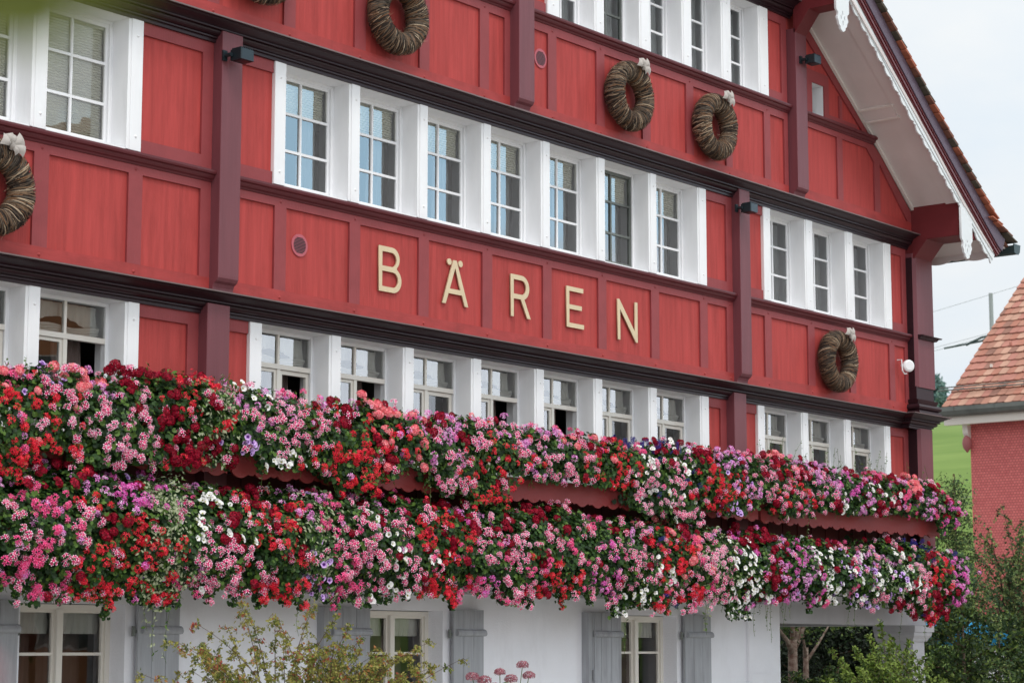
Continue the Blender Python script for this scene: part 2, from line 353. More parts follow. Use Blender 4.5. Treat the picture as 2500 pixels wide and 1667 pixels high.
m.slab([(23.9, 7.40), (27.70, 7.40), (26.9, gab(26.9) + .1), (24.9, gab(24.9) + .1), (24.9, 7.41), (SW[1], 7.41), (SW[1], SW[2]), (SW[0], SW[2]), (SW[0], 7.41), (23.9, 7.41)][:0] or [(24.9, 7.40), (27.78, 7.40), (24.9, gab(24.9) + .06)], -.055, .40)
m.box(23.9, 24.9, -.055, .40, 7.40, SW[2]); m.box(23.9, SW[0], -.055, .40, SW[2], 9.62); m.box(SW[1], 24.9, -.055, .40, SW[2], 9.62); m.box(SW[0], SW[1], -.055, .40, SW[3], 9.62)
m.slab([(23.9, 9.62), (24.9, 9.62), (23.9, gab(23.9) + .06)], -.055, .40)
m.build('wall_panelling', M_panel, H)
# storey above the picture (gable field)
m = MB(); m.slab([(XL, 10.16), (24.16, 10.16), (15.9, 16.2), (XL, 8.4 + .0)][:3] + [(7.6, 10.16)], -.155, .30); m.build('gable_wall', M_panel, H)

def framing(x0, x1, zc0, zb, zt, zc1, y, stiles, w=.155, top=True, bottom=True, nails=True, yb=None):
    """rails and stiles of one panelled band: bottom rail zc0..zb, top rail zt..zc1; stiles = list of (xa,xb)"""
    yb = yb if yb is not None else y + .045
    mb_, mr_ = MB(), MB()
    mb_.box(x0, x1, y, yb, zc0, zb); mr_.box(x0, x1, y, yb, zt, zc1)
    for a, b_ in stiles: mr_.box(a, b_, y, yb, zb, zt)
    if nails:
        for a, b_ in stiles:
            if b_ - a > .14:
                xm = (a + b_) / 2; mb_.nail(xm, y, (zc0 + zb) / 2 + .02, .020); mr_.nail(xm, y, zt + .045, .019)
    mb_.build('bottom_rail', M_brail, H); mr_.build('panel_framing', M_rail, H)
Y1, Y0, Y2 = .02, .12, -.08
framing(XL, 13.573, 4.86, 5.042, 5.872, 5.955, Y1, [(8.2, 8.36), (9.3, 9.46), (10.41, 10.57), (11.49, 11.655), (12.561, 12.726), (13.442, 13.573)])
framing(13.839, 22.59, 4.86, 5.045, 5.870, 5.955, Y1, [(13.839, 13.87), (14.42, 14.581), (15.485, 15.643), (16.545, 16.708), (17.597, 17.765), (18.668, 18.825), (19.715, 19.872), (20.785, 20.948), (21.841, 22.006), (22.446, 22.59)])
framing(22.836, 27.19, 4.86, 5.068, 5.868, 5.955, Y1, [(22.836, 22.85), (23.345, 23.508), (24.423, 24.592), (25.53, 25.681), (26.641, 26.791), (27.10, 27.19)])
framing(XL, 17.95, 7.46, 7.66, 8.547, 8.645, Y2, [(12.37, 12.53), (13.38, 13.54), (14.408, 14.566), (15.424, 15.589), (16.426, 16.583), (17.423, 17.579), (17.855, 17.95)])
framing(18.228, 23.84, 7.46, 7.66, 8.545, 8.645, Y2, [(18.642, 18.798), (19.569, 19.727), (20.50, 20.662), (21.437, 21.599), (22.335, 22.481), (23.248, 23.399), (23.745, 23.84)])
# gable field right of the fourth post
mb_, mr_ = MB(), MB()
mb_.slab([(24.14, 7.46), (27.50, 7.46), (27.33, 7.69), (24.14, 7.69)], Y2, -.05)
mr_.box(24.14, 25.95, Y2, -.05, 8.565, 8.645)
for a, b_ in ((24.14, 24.20), (25.128, 25.275)): mr_.box(a, b_, Y2, -.05, 7.69, 8.565)
mr_.slab([(26.155, 7.69), (26.31, 7.69), (26.31, gab(26.31)), (26.155, 8.64)], Y2, -.05)
mr_.slab([(27.11, 7.69), (27.40, 7.69), (26.31, gab(26.31)), (26.31, gab(26.31) - .16)], Y2, -.05)
mr_.slab([(25.95, 8.565), (25.90 + .22, 8.565 - .0), (25.90 + .22, gab(26.12) - .17), (25.9, 8.645), (25.95, 8.645)][:0] or [(25.95, 8.565), (26.155, 8.40), (26.155, 8.64), (25.95, 8.645)], Y2, -.05)
# upper part: framing round the small window and along the slope
mr_.box(24.14, SW[0] - .0, Y2, -.05, 8.775, 9.38) ; mr_.box(SW[1], SW[1] + .12, Y2, -.05, 8.775, 9.38); mr_.box(SW[0], SW[1], Y2, -.05, SW[3], 9.38)
mr_.slab([(24.14, gab(24.14) - .22), (24.14, gab(24.14)), (26.10, gab(26.10)), (26.10, 8.775), (25.86, 8.775)], Y2, -.05)
mr_.box(SW[1] + .12, 25.70, Y2, -.05, 8.775, 8.84)
mr_.slab([(25.22, 8.84), (25.30, 8.84), (25.30, gab(25.3) - .20), (25.22, gab(25.22) - .20)], Y2 + .004, -.05)
mb_.build('bottom_rail', M_brail, H); mr_.build('panel_framing', M_rail, H)
m = MB(); x0_, x1_, z0_, z1_ = SW
m.box(x1_ - .004, x1_ + .03, -.058, .36, z0_, z1_); m.box(x0_ - .03, x0_ + .004, -.058, .36, z0_, z1_); m.box(x0_, x1_, -.058, .36, z1_ - .004, z1_ + .03); m.box(x0_, x1_, -.058, .36, z0_ - .03, z0_ + .012)
sw = m.build('small_window', M_white, H)
m = MB(); m.add([(x0_, .30, z0_), (x1_, .30, z0_), (x1_, .30, z1_), (x0_, .30, z1_)], [(0, 1, 2, 3)]); m.build('pane', M_glass2, sw)

# red side panels beside the window rows
def side_panel(x0, x1, z0, z1, y, left=False, right=False, rail=.12):
    if not (left or right):
        for za, zb in ((z0, z0 + rail), (z1 - rail, z1)): mr_ = MB(); mr_.box(x0, x1, y, y + .04, za, zb); mr_.build('panel_rail', M_rail, H)
        return
    mr_ = MB(); mr_.box(x0, x1, y, y + .04, z0, z0 + rail); mr_.box(x0, x1, y, y + .04, z1 - rail, z1)
    if right: mr_.box(x1 - .135, x1, y, y + .04, z0 + rail, z1 - rail)
    if left: mr_.box(x0, x0 + .12, y, y + .04, z0 + rail, z1 - rail)
    mr_.build('panel_framing', M_rail, H)
side_panel(12.69, 13.573, 6.08, 7.31, Y1, right=True); side_panel(13.839, 14.375, 6.08, 7.31, Y1); side_panel(21.99, 22.59, 6.08, 7.31, Y1, right=True)
side_panel(22.836, 23.318, 6.08, 7.31, Y1); side_panel(26.72, 27.19, 6.08, 7.31, Y1, right=True)
side_panel(12.81, 13.544, 3.46, 4.71, Y0, right=True); side_panel(13.83, 14.19, 3.46, 4.71, Y0); side_panel(22.14, 22.557, 3.46, 4.71, Y0, right=True)
side_panel(22.839, 23.265, 3.46, 4.71, Y0); side_panel(26.76, 27.32, 3.46, 4.71, Y0, right=True)
side_panel(18.228, 18.60, 8.77, 9.96, Y2); side_panel(23.355, 23.84, 8.77, 9.96, Y2, right=True)
# framed band behind the flower boxes
M_dboard = mat('dark_maroon_boards', lin(92, 36, 38), 0.6, var=0.1, vscale=GR, nscale=2)
for k, (a, b_) in enumerate(((XL, 13.544), (13.83, 22.557), (22.839, 27.32))):
    m = MB(); m.box(a, b_, .128, .15, 2.42, 3.34); x = a + .3
    while x < b_: m.box(x, x + .035, .116, .130, 2.43, 3.33); x += .36
    m.build('dark_boarding', M_dboard, H)

# ---- posts
def post(x0, x1, yf, yb, zb, zt, foot=True):
    m = MB()
    if foot:   # rounded foot on a narrower stub
        prof = [(yb, zb), (yf + .075, zb), (yf + .07, zb + .05), (yf + .055, zb + .085), (yf + .02, zb + .105), (yf + .002, zb + .135), (yf, zb + .165), (yf, zt), (yb, zt)]
    else: prof = [(yb, zb), (yf, zb), (yf, zt), (yb, zt)]
    n = len(prof); vs = [(x0, y, z) for y, z in prof] + [(x1, y, z) for y, z in prof]
    m.add(vs, [tuple(range(n)), tuple(range(n, 2 * n))[::-1]] + [(i, n + i, n + (i + 1) % n, (i + 1) % n) for i in range(n)])
    return m.build('post', M_post, H, bevel=.006)
post(13.573, 13.839, -.10, .04, 4.90, 7.41); post(22.59, 22.836, -.10, .04, 4.90, 7.41)
post(13.544, 13.83, 0, .14, 2.42, 4.80, False); post(22.557, 22.839, 0, .14, 2.42, 4.80, False)
post(17.95, 18.228, -.21, -.06, 7.50, 10.06); post(23.86, 24.14, -.21, -.06, 7.50, 9.80)
# corner posts with chamfer
m = MB(); m.prism([(27.19, .04), (27.19, -.08), (27.235, -.12), (27.72, -.12), (27.72, .5), (27.60, .5), (27.60, .04)], 5.30, 7.24); m.build('corner_post', M_post, H)
m = MB(); m.prism([(27.32, .14), (27.32, -.02), (27.36, -.06), (27.705, -.06), (27.705, .6), (27.60, .6), (27.60, .14)], 2.42, 4.72); m.build('corner_post', M_post, H)
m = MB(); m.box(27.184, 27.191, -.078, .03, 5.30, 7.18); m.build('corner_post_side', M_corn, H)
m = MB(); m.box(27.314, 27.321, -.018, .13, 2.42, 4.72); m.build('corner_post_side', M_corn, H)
# capital / base mouldings of the upper corner post
def base_prof(z): return [(0, z), (.085, z), (.075, z + .05), (.045, z + .065), (.075, z + .08), (.085, z + .11), (.07, z + .14), (.03, z + .155), (.045, z + .20), (.05, z + .215), (0, z + .22)]
m = MB(); m.sweep([(27.19, .03), (27.19, -.10), (27.70, -.10), (27.70, .5)], base_prof(4.905)); m.prism([(27.19, .04), (27.19, -.10), (27.70, -.10), (27.70, .5)], 4.905, 5.31); m.build('post_base', M_corn, H)
m = MB(); m.sweep([(27.235, -.12), (27.72, -.12), (27.72, .45)], [(0, 5.995), (.03, 6.0), (.05, 6.03), (.085, 6.035), (.09, 6.05), (0, 6.06)]); m.build('post_band', M_corn, H)
# right side wall, back wall, floors, dim rooms
m = MB(); m.box(27.45, 27.68, .4, 10.5, 2.45, 7.9); m.box(XL, XL + .2, .4, 10.5, 0, 7.9); m.box(XL + .2, 23.4, 10.3, 10.5, 0, 7.9); m.box(23.4, 27.45, 10.3, 10.5, 2.45, 7.9); m.build('outer_wall', M_panel, H)
m = MB()
for z in (2.30, 4.78, 7.40, 10.05): m.box(XL + .2, 27.45, .42 if z > 3 else .36, 10.3, z, z + .1)
m.box(XL + .2, 27.4, 3.2, 3.35, 2.4, 7.4); m.box(XL + .2, 23.4, 3.2, 3.35, 0, 2.3); m.box(8, 24, 3.2, 3.35, 7.5, 10.05)
for x in (9.9, 13.6, 17.0, 22.6): m.box(x, x + .1, .55, 3.2, 2.4, 4.78); m.box(x, x + .1, .5, 3.2, 4.88, 7.4)
m.build('inner_wall', M_interior_wall, H)

# ---- windows
def casing(name, xl, xr, zb, zt, y, depth, parent=H):
    """reveal lining and outer frame at y+depth"""
    m = MB((xl, y, zb)); yo = y + .012; yf = y + depth
    yk = y + (.41 if y > .05 else .43 if y > -.05 else .51); m.box(xl - .03, xl + .003, yo + .03, yk, zb, zt); m.box(xr - .003, xr + .03, yo, yk, zb, zt)
    m.box(xl - .03, xr + .03, yo + .003, yk - .002, zt - .003, zt + .03)
    m.box(xl - .03, xr + .03, yo + .01, yk - .002, zb - .04, zb + .01)
    # frame
    m.box(xl, xl + .04, yf, yf + .06, zb + .01, zt - .003); m.box(xr - .04, xr - .003, yf, yf + .06, zb + .01, zt - .003)
    m.box(xl + .04, xr - .04, yf, yf + .06, zt - .035, zt - .003); m.box(xl + .04, xr - .04, yf, yf + .06, zb + .01, zb + .06)
    # slim inner bead, proud of the frame
    m.box(xr - .048, xr - .032, yf - .012, yf, zb + .01, zt - .02)
    return m.build(name, M_white, parent)
def sash(parent, xl, xr, zb, zt, y, nx, zbars, bw=.026, border=.042, mt=None, name='sash'):
    m = MB((xl, y, zb)); 
    m.box(xl, xl + border, y, y + .035, zb, zt); m.box(xr - border, xr, y, y + .035, zb, zt)
    m.box(xl + border, xr - border, y, y + .035, zb, zb + border * 1.2); m.box(xl + border, xr - border, y, y + .035, zt - border, zt)
    for k in range(1, nx):
        xm = xl + (xr - xl) * k / nx; m.cbox(xm - bw / 2, xm + bw / 2, y - .004, y + .03, zb + border * 1.2, zt - border, .005)
    for z in zbars: m.box(xl + border, xr - border, y - .001, y + .028, z - bw / 2, z + bw / 2)
    return m.build(name, mt or M_white, parent)
def pane(parent, xl, xr, zb, zt, y, mt=M_glass, tilt=0.0):
    m = MB((xl, y, zb)); m.add([(xl, y, zb), (xr, y + tilt, zb), (xr, y + tilt, zt), (xl, y, zt)], [(0, 1, 2, 3)]); return m.build('pane', mt, parent)
def wavy(parent, name, x0, x1, zb, zt, y, mt, amp=.02, waves=8, swoop=None, seed=0):
    rnd = random.Random(seed); n = waves * 6; m = MB((x0, y, zb)); ph = rnd.random() * 6; rows = 9; vs = []
    for r in range(rows):
        f = r / (rows - 1)
        for i in range(n + 1):
            t = i / n; zz = zt + (zb - zt) * f
            if swoop: zz = zt + ((zb - zt) * (1 - swoop * math.sin(math.pi * t) ** 1.0)) * f
            vs.append((x0 + (x1 - x0) * t + .01 * math.sin(f * 5 + i), y + amp * math.sin(t * waves * 2 * math.pi + ph + .6 * math.sin(f * 3)) * (.5 + .5 * f), zz))
    m.add(vs, [(r * (n + 1) + i, r * (n + 1) + i + 1, (r + 1) * (n + 1) + i + 1, (r + 1) * (n + 1) + i) for r in range(rows - 1) for i in range(n)])
    return m.build(name, mt, parent, smooth=True)
def blind(parent, xl, xr, z0, z1, y):
    m = MB((xl, y, z0)); m.box(xl, xr, y - .02, y + .03, z1, z1 + .035); z = z1; step = .026
    while z > z0:
        m.add([(xl, y + .008, z), (xr, y + .008, z), (xr, y - .012, z - .021), (xl, y - .012, z - .021), ], [(0, 1, 2, 3)]); m.add([(xl, y - .012, z - .021), (xr, y - .012, z - .021), (xr, y + .008, z - .026), (xl, y + .008, z - .026)], [(0, 1, 2, 3)]); z -= step
    m.box(xl, xr, y - .016, y + .016, z0 - .02, z0)
    return m.build('blind', M_blind, parent)
rw = random.Random(5)
# storey 1 (the row above the letters)
for i, (a, b_) in enumerate(OP1):
    w = casing('window', a, b_, ZB1, ZT1, L1, .23); y = .245
    dark = (i == 7)
    zb, zt = ZB1 + .055, ZT1 - .035
    mt = M_zinc if dark else M_white
    sash(w, a + .04, b_ - .04, zb, zt, y, 2, (6.515, 6.895), mt=mt, border=.034)
    pane(w, a + .07, b_ - .07, zb + .03, zt - .03, y + .017, tilt=rw.uniform(-.004, .004))
    if i < 2: blind(w, a + .06, b_ - .075, zb + .03, zt - .055, y + .055)
    elif i < 9: blind(w, a + .06, b_ - .075, 6.93, zt - .055, y + .075); wavy(w, 'curtain', b_ - .36, b_ - .10, zb + .02, zt - .06, y + .16, M_sheer, .012, 4, seed=i)
    else: wavy(w, 'curtain', a + .05, b_ - .06, zb + .02, zt - .03, y + .14, M_sheer, .012, 8, seed=i)
# storey 2
for i, (a, b_) in enumerate(OP2):
    w = casing('window', a, b_, ZB2, ZT2, L2, .23); y = .145; zb, zt = ZB2 + .055, ZT2 - .035
    sash(w, a + .04, b_ - .04, zb, zt, y, 2, (9.17, 9.52), mt=M_zinc if i == 1 else M_white, border=.034)
    pane(w, a + .07, b_ - .07, zb + .03, zt - .03, y + .017, M_glass2, tilt=rw.uniform(-.004, .004))
    wavy(w, 'curtain', a + .05, b_ - .06, zb + .02, zt - .03, y + .12, M_sheer, .014, 7, seed=20 + i)
# storey 0 (behind the flowers): small top lights over casements
for i, (a, b_) in enumerate(OP0):
    w = casing('window', a, b_, ZB0, ZT0, L0, .23); y = .345; xm = (a + b_) / 2 - .01
    zm = 4.355; zb, zt = ZB0 + .06, ZT0 - .04
    m = MB((a, y, zm)); m.box(a + .04, b_ - .04, y - .022, y + .03, zm - .026, zm + .022); m.box(xm - .022, xm + .022, y - .014, y + .03, zb, zm - .026); m.box(xm - .014, xm + .014, y - .008, y + .03, zm + .022, zt + .01)
    m.build('transom', M_cream, w)
    pane(w, a + .04, b_ - .04, zm + .02, zt + .006, y + .01, M_glass, tilt=rw.uniform(-.006, .006))
    kinds = 'cocaboobac'
    opened = i in (1, 2, 3, 5, 6)
    sash(w, a + .045, xm - .022, zb, zm - .03, y, 1, (), border=.03, mt=M_cream, name='casement'); pane(w, a + .07, xm - .05, zb + .03, zm - .06, y + .017, M_glass)
    if not opened or i == 2:
        sash(w, xm + .024, b_ - .045, zb, zm - .03, y + .004, 1, (), border=.04, mt=M_cream, name='casement'); 
        if i != 2: pane(w, xm + .06, b_ - .08, zb + .04, zm - .07, y + .02, M_glass2)
    # gathered white top curtain, dim drape beneath
    wavy(w, 'curtain', a + .05, b_ - .05, zm + .035, zt + .0, y + .10, M_curt, .016, 9, swoop=.55, seed=40 + i)
    m = MB((a, y, zm))
    for k in range(4): m.tube([(a + .06 + (b_ - a - .12) * t / 12, y + .085 - .008 * k, zm + .045 + .018 * k + .012 * math.sin(t * .9 + i + k) - .012 * math.sin(t / 12 * 3.14)) for t in range(13)], .017, 6)
    m.build('curtain_swag', M_curt, w, smooth=True)
    wavy(w, 'drape', xm + .02, b_ - .12, zb, zm, y + .22, M_dcurt, .02, 5, seed=60 + i)

# ---- white mullion boards between the windows, each with its two nails
def trim(x0, x1, zb, zt, y, right_of=False):
    m = MB((x0, y, zb)); m.cbox(x0, x1, y, y + .05, zb, zt, .004); m.nail((x0 + x1) / 2, y, zt - .16, .018); m.nail((x0 + x1) / 2, y, zb + .13, .018)
    return m.build('mullion_board', M_white, H)
def mull_body(x0, x1, zb, zt, y):
    m = MB((x0, y, zb)); m.box(x0 + .004, x1 - .004, y + .022, y + .34, zb, zt); return m.build('mullion', M_white, H)
for OPS, y, zb, zt, first, last in ((OP1[0:2], L1, ZB1 - .005, 7.312, None, 12.68), (OP1[2:9], L1, ZB1 - .005, 7.312, 14.38, 21.975), (OP1[9:], L1, ZB1 - .005, 7.312, 23.318, 26.71),
                                    (OP0[0:2], L0, ZB0, 4.712, None, 12.80), (OP0[2:9], L0, ZB0, 4.712, 14.195, 22.13), (OP0[9:], L0, ZB0, 4.712, 23.269, 26.755), (OP2, L2, 8.772, 9.962, 18.608, 23.349)):
    edges = [(first if first else OPS[0][0] - .16, OPS[0][0])] + [(OPS[k][1], OPS[k + 1][0]) for k in range(len(OPS) - 1)] + [(OPS[-1][1], last)]
    for k, (a, b_) in enumerate(edges):
        mull_body(a, b_, zb, zt, y); trim(a if k == 0 else a + .028, b_, zb, zt, y)

# ---- letters
t_ = .048; h = .47
Lm = .045
def letter(ch, sp, x, z, lab): 
    o = shape2d('letter', sp, x, z, Lm - .022, .014, M_gold, H, .0015); o['label'] = lab; return o
LB = [[(0, 0), (0, h), (.20, h)] + arc(.20, h - .115, .115, 90, -52, 10)[1:] + [(.275, .245)] + arc(.215, .13, .13, 58, -90, 12) ,
      [(t_, .262), (.20, .262)] + arc(.20, .355 - .012, .065, -75, 90, 8) + [(t_, h - .055)][:0] + [(t_, .418)],
      [(t_, .052), (.215, .052)] + arc(.215, .131, .079, -90, 90, 10) + [(t_, .212)]]
LB[1] = [(t_, .266), (.195, .266)] + arc(.195, .342, .076, -90, 90, 8) + [(t_, .418)]
LB[2] = [(t_, .052), (.215, .052)] + arc(.215, .133, .081, -90, 90, 10) + [(t_, .214)]
letter('B', LB, 15.925, 5.23, 'first letter, B')
LA = [[(0, 0), (.185, .48), (.235, .48), (.43, 0), (.372, 0), (.327, .115), (.103, .115), (.058, 0)], [(.123, .165), (.307, .165), (.213, .40)], arc(.118, .455, .034, 0, 345, 14), arc(.302, .455, .034, 0, 345, 14)]
letter('A', LA, 16.92, 5.23, 'second letter, A with two dots')
LR = [[(0, 0), (0, h), (.19, h)] + arc(.19, h - .135, .135, 90, -70, 12)[1:] + [(.35, 0), (.290, 0), (.175, .203), (t_, .203), (t_, 0)], [(t_, .255), (.19, .255)] + arc(.19, .3365, .0815, -90, 90, 9) + [(t_, .418)]]
letter('R', LR, 18.085, 5.23, 'third letter, R')
LE = [[(0, 0), (0, h), (.315, h), (.315, h - .05), (t_, h - .05), (t_, .262), (.285, .262), (.285, .212), (t_, .212), (t_, .05), (.325, .05), (.325, 0)]]
letter('E', LE, 19.10, 5.23, 'fourth letter, E')
LN = [[(0, 0), (0, .48), (.035, .48), (.352, .115), (.352, .48), (.40, .48), (.40, 0), (.365, 0), (.048, .365), (.048, 0)]]
letter('N', LN, 20.09, 5.197, 'fifth letter, N')

# ---- round vents
def vent(x, z, y, nm):
    m = MB((x, y, z)); m.disc(x, y - .012, y + .002, z, .112, 36); o = m.build('vent', mat('vent_paint_' + nm, lin(180, 88, 98), .5), H)
    m = MB((x, y, z)); 
    for k in range(-5, 6):
        zz = z + k * .0145; w = math.sqrt(max(.085 ** 2 - (k * .0145) ** 2, 1e-4)); m.box(x - w, x + w, y - .0145, y - .0122, zz - .0045, zz + .0045)
    m.build('vent_slots', M_corn, o)
vent(14.764 + .02, 5.53, .045, 'a'); vent(18.52, 8.23, -.055, 'b')

# ---- roof: soffit, purlins, fretwork verge, tiles
SOF = [(22.0, 11.78), (24.14, 10.17), (24.44, 9.95), (25.77, 8.99), (26.15, 8.72), (27.29, 7.84), (27.85, 7.46), (28.12, 7.30)]
def at_(poly, x):
    for (a, b_), (c, d) in zip(poly, poly[1:]):
        if x <= c: return b_ + (d - b_) * (x - a) / (c - a)
    return poly[-1][1]
m = MB(); m.band([(x, z + .04) for x, z in SOF], SOF, -.90, 0.4); m.build('soffit', M_soffit, H)
m = MB()
m.band([(x, z - .0015) for x, z in SOF[1:6]], [(x - .012, z - .03) for x, z in SOF[1:6]], -.125, -.085)      # bead along the wall
for (xa, za), (xb, zb_) in zip(SOF[1:5], SOF[2:6]): pass
m.build('soffit_moulding', M_soffit2, H)
m = MB()                                                                   # cover strips of the soffit
def lowr(pts, d): return [(x - .61 * d, z - .79 * d) for x, z in pts]
m.band(lowr(SOF[1:6], .001), lowr(SOF[1:6], .016), -.90, -.64)
for xa in (25.70, 24.22):
    za = at_(SOF, xa); zb_ = at_(SOF, xa + .16); m.band(lowr([(xa, za), (xa + .16, zb_)], .001), lowr([(xa, za), (xa + .16, zb_)], .028), -.64, -.13)
m.build('soffit_strip', M_soffit, H)
m = MB()
for xa in (25.675, 25.855): m.band(lowr([(xa, at_(SOF, xa)), (xa + .022, at_(SOF, xa + .022))], .001), lowr([(xa, at_(SOF, xa)), (xa + .022, at_(SOF, xa + .022))], .040), -.66, -.13)
m.build('soffit_bead', M_soffit2, H)
def purlin(x0, x1, zb, zt, yw, yend, zpost):
    m = MB()
    prof = [(yw, zpost), (yw - .03, zpost), (yw - .245, zb), (yend, zb), (yend, zt), (yw, zt)]
    n = len(prof); vs = [(x0, y, z) for y, z in prof] + [(x1, y, z) for y, z in prof]
    m.add(vs, [tuple(range(n)), tuple(range(n, 2 * n))[::-1]] + [(i, n + i, n + (i + 1) % n, (i + 1) % n) for i in range(n)])
    return m.build('bracket_beam', M_beam, H, bevel=.005)
purlin(27.20, 27.71, 7.42, 7.92, -.08, -.845, 7.17)
purlin(23.86, 24.14, 10.02, 10.60, -.18, -.845, 9.74)
m = MB(); m.prism([(27.21, .04), (27.21, -.09), (27.70, -.09), (27.70, .4), (27.3, .4), (27.3, .04)], 7.20, 7.86); m.build('post_head', M_beam, H)
# verge lines in the plane y=-0.88 .. -1.0
WR = [(20.5, 13.25), (22.2, 11.84), (24.326, 10.169), (26.042, 8.835), (27.104, 8.060), (27.827, 7.540), (28.22, 7.255)]
def at(poly, x):
    for (a, b_), (c, d) in zip(poly, poly[1:]):
        if x <= c: return b_ + (d - b_) * (x - a) / (c - a)
    return poly[-1][1]
def dense(poly, n, x0=None, x1=None):
    x0 = poly[0][0] if x0 is None else x0; x1 = poly[-1][0] if x1 is None else x1
    return [(x0 + (x1 - x0) * i / n, at(poly, x0 + (x1 - x0) * i / n)) for i in range(n + 1)]
top = dense(WR, 420, 20.6, 28.20); dn = Vector((-.60, -.80)); bot = []; s_ = 0; per = .265
for i, (x, z) in enumerate(top):
    if i: s_ += math.hypot(x - top[i - 1][0], z - top[i - 1][1])
    u = (s_ % per) / per
    d = .125 + (.050 * math.sin(math.pi * u / .76) ** .7 if u < .76 else .026 * math.sin(math.pi * (u - .76) / .24) ** .7)
    bot.append((x + dn.x * d, z + dn.y * d))
m = MB(); m.band(top, bot, -.875, -.855); m.build('scalloped_verge_board', M_verge, H)
bo2 = [(x + dn.x * .105, z + dn.y * .105) for x, z in top]
m = MB(); m.band(top, bo2, -.888, -.876); m.build('verge_fascia', M_verge, H)
# red moulded strip (stepped) then violet board
def off(poly, d): return [(x - dn.x * d, z - dn.y * d) for x, z in poly]
WRt = dense(WR, 60, 20.6, 28.24)
m = MB(); m.band(off(WRt, .022), off(WRt, -.004), -.908, -.84); m.band(off(WRt, .050), off(WRt, .022), -.926, -.84); m.band(off(WRt, .072), off(WRt, .050), -.914, -.84); m.band(off(WRt, .100), off(WRt, .072), -.934, -.84)
m.build('verge_moulding', M_vred, H)
# top ends flatten towards the eave
def top_off(poly, d): 
    r = []
    for x, z in poly:
        k = min(max((x - 27.2) / 1.1, 0), 1); r.append((x - dn.x * d, z - dn.y * d + .05 * k * k))
    return r
WRt2 = dense(WR, 60, 20.6, 28.26)
m = MB(); m.band(top_off(WRt2, .275), off(WRt2, .100), -.952, -.84); m.build('verge_board', M_vpur, H)
# roof tiles: stepped courses on the right slope (ridge at x=16) and a plain left slope
rt = random.Random(3)
def roof_course_surface(mb, pts, y0, y1, seed, tw=.165):
    """pts: slope polyline from ridge to eave (x,z); rows of single tiles"""
    rnd = random.Random(seed); L = [0]
    for (a, b_), (c, d) in zip(pts, pts[1:]): L.append(L[-1] + math.hypot(c - a, d - b_))
    def P(s):
        s = max(0, min(s, L[-1]))
        for i in range(len(L) - 1):
            if s <= L[i + 1]: 
                t = (s - L[i]) / (L[i + 1] - L[i]); a, b_ = pts[i], pts[i + 1]; dx, dz = b_[0] - a[0], b_[1] - a[1]; l = math.hypot(dx, dz)
                return a[0] + dx * t, a[1] + dz * t, dx / l, dz / l
    row = 0; s = L[-1]; exp = .165
    while s > .2:
        x, z, dx, dz = P(s); nx_, nz_ = -dz, dx
        if nz_ < 0: nx_, nz_ = -nx_, -nz_
        y = y0
        y_end = y1 if row < 200 else y1
        first = True
        while y < y_end:
            w = tw if not first or row % 2 == 0 else tw / 2; first = False
            j = rnd.uniform(-.012, .012); lf = rnd.uniform(0, .014); th = .017
            x0, z0 = x + dx * j, z + dz * j; xb, zb_ = x - dx * .34, z - dz * .34
            h0 = .052 + lf; h1 = .012
            vs = []
            for yy in (y + .002, y + w - .002):
                vs += [(x0 + nx_ * h0, yy, z0 + nz_ * h0), (x0 + nx_ * (h0 - th), yy, z0 + nz_ * (h0 - th)), (xb + nx_ * (h1 - th), yy, zb_ + nz_ * (h1 - th)), (xb + nx_ * h1, yy, zb_ + nz_ * h1)]
            mb.add(vs, [(0, 1, 2, 3), (7, 6, 5, 4), (0, 4, 5, 1), (0, 3, 7, 4), (1, 5, 6, 2), (2, 6, 7, 3)], rnd.choice([0, 0, 1, 2]))
            y += w
        s -= exp; row += 1
M_t1 = mat('clay_tile_orange', lin(176, 104, 80), .8, var=.15, nscale=9, grime=.5); M_t2 = mat('clay_tile_brown', lin(132, 88, 74), .85, var=.2, nscale=9, grime=.6); M_t3 = mat('clay_tile_mossy', lin(92, 84, 74), .9, var=.2, nscale=9, grime=.5)
RT = top_off(dense(WR, 24, 20.6, 28.34), .288)
RT = [(16.0, RT[0][1] + (RT[0][0] - 16.0) * .83)] + RT + [(RT[-1][0] + .16, RT[-1][1] - .07)]
m = MB(); roof_course_surface(m, RT[1:], -1.03, 1.3, 4); m.build('verge_tiles', [M_t1, M_t2, M_t3], H)
RTb = RT
m = MB(); m.band([(x, z + .03) for x, z in RTb], [(x, z - .03) for x, z in RTb], 1.3, 10.9)
m.band([(x, z - .015) for x, z in RTb], [(x, z - .05) for x, z in RTb], -.90, 1.3)
m.band([(32 - x, z + .03) for x, z in RTb][::-1], [(32 - x, z - .03) for x, z in RTb][::-1], -.95, 10.9); m.build('roof', M_t2, H)
m = MB(); m.slab([(23.0, 10.16), (24.3, 10.16), (16, 16.4), (7.7, 10.16)][:0] or [(7.8, 7.4), (27.6, 7.4), (27.3, 7.8), (16, 16.2), (8.2, 10.0)], 10.3, 10.5); m.build('rear_gable_wall', M_panel, H)
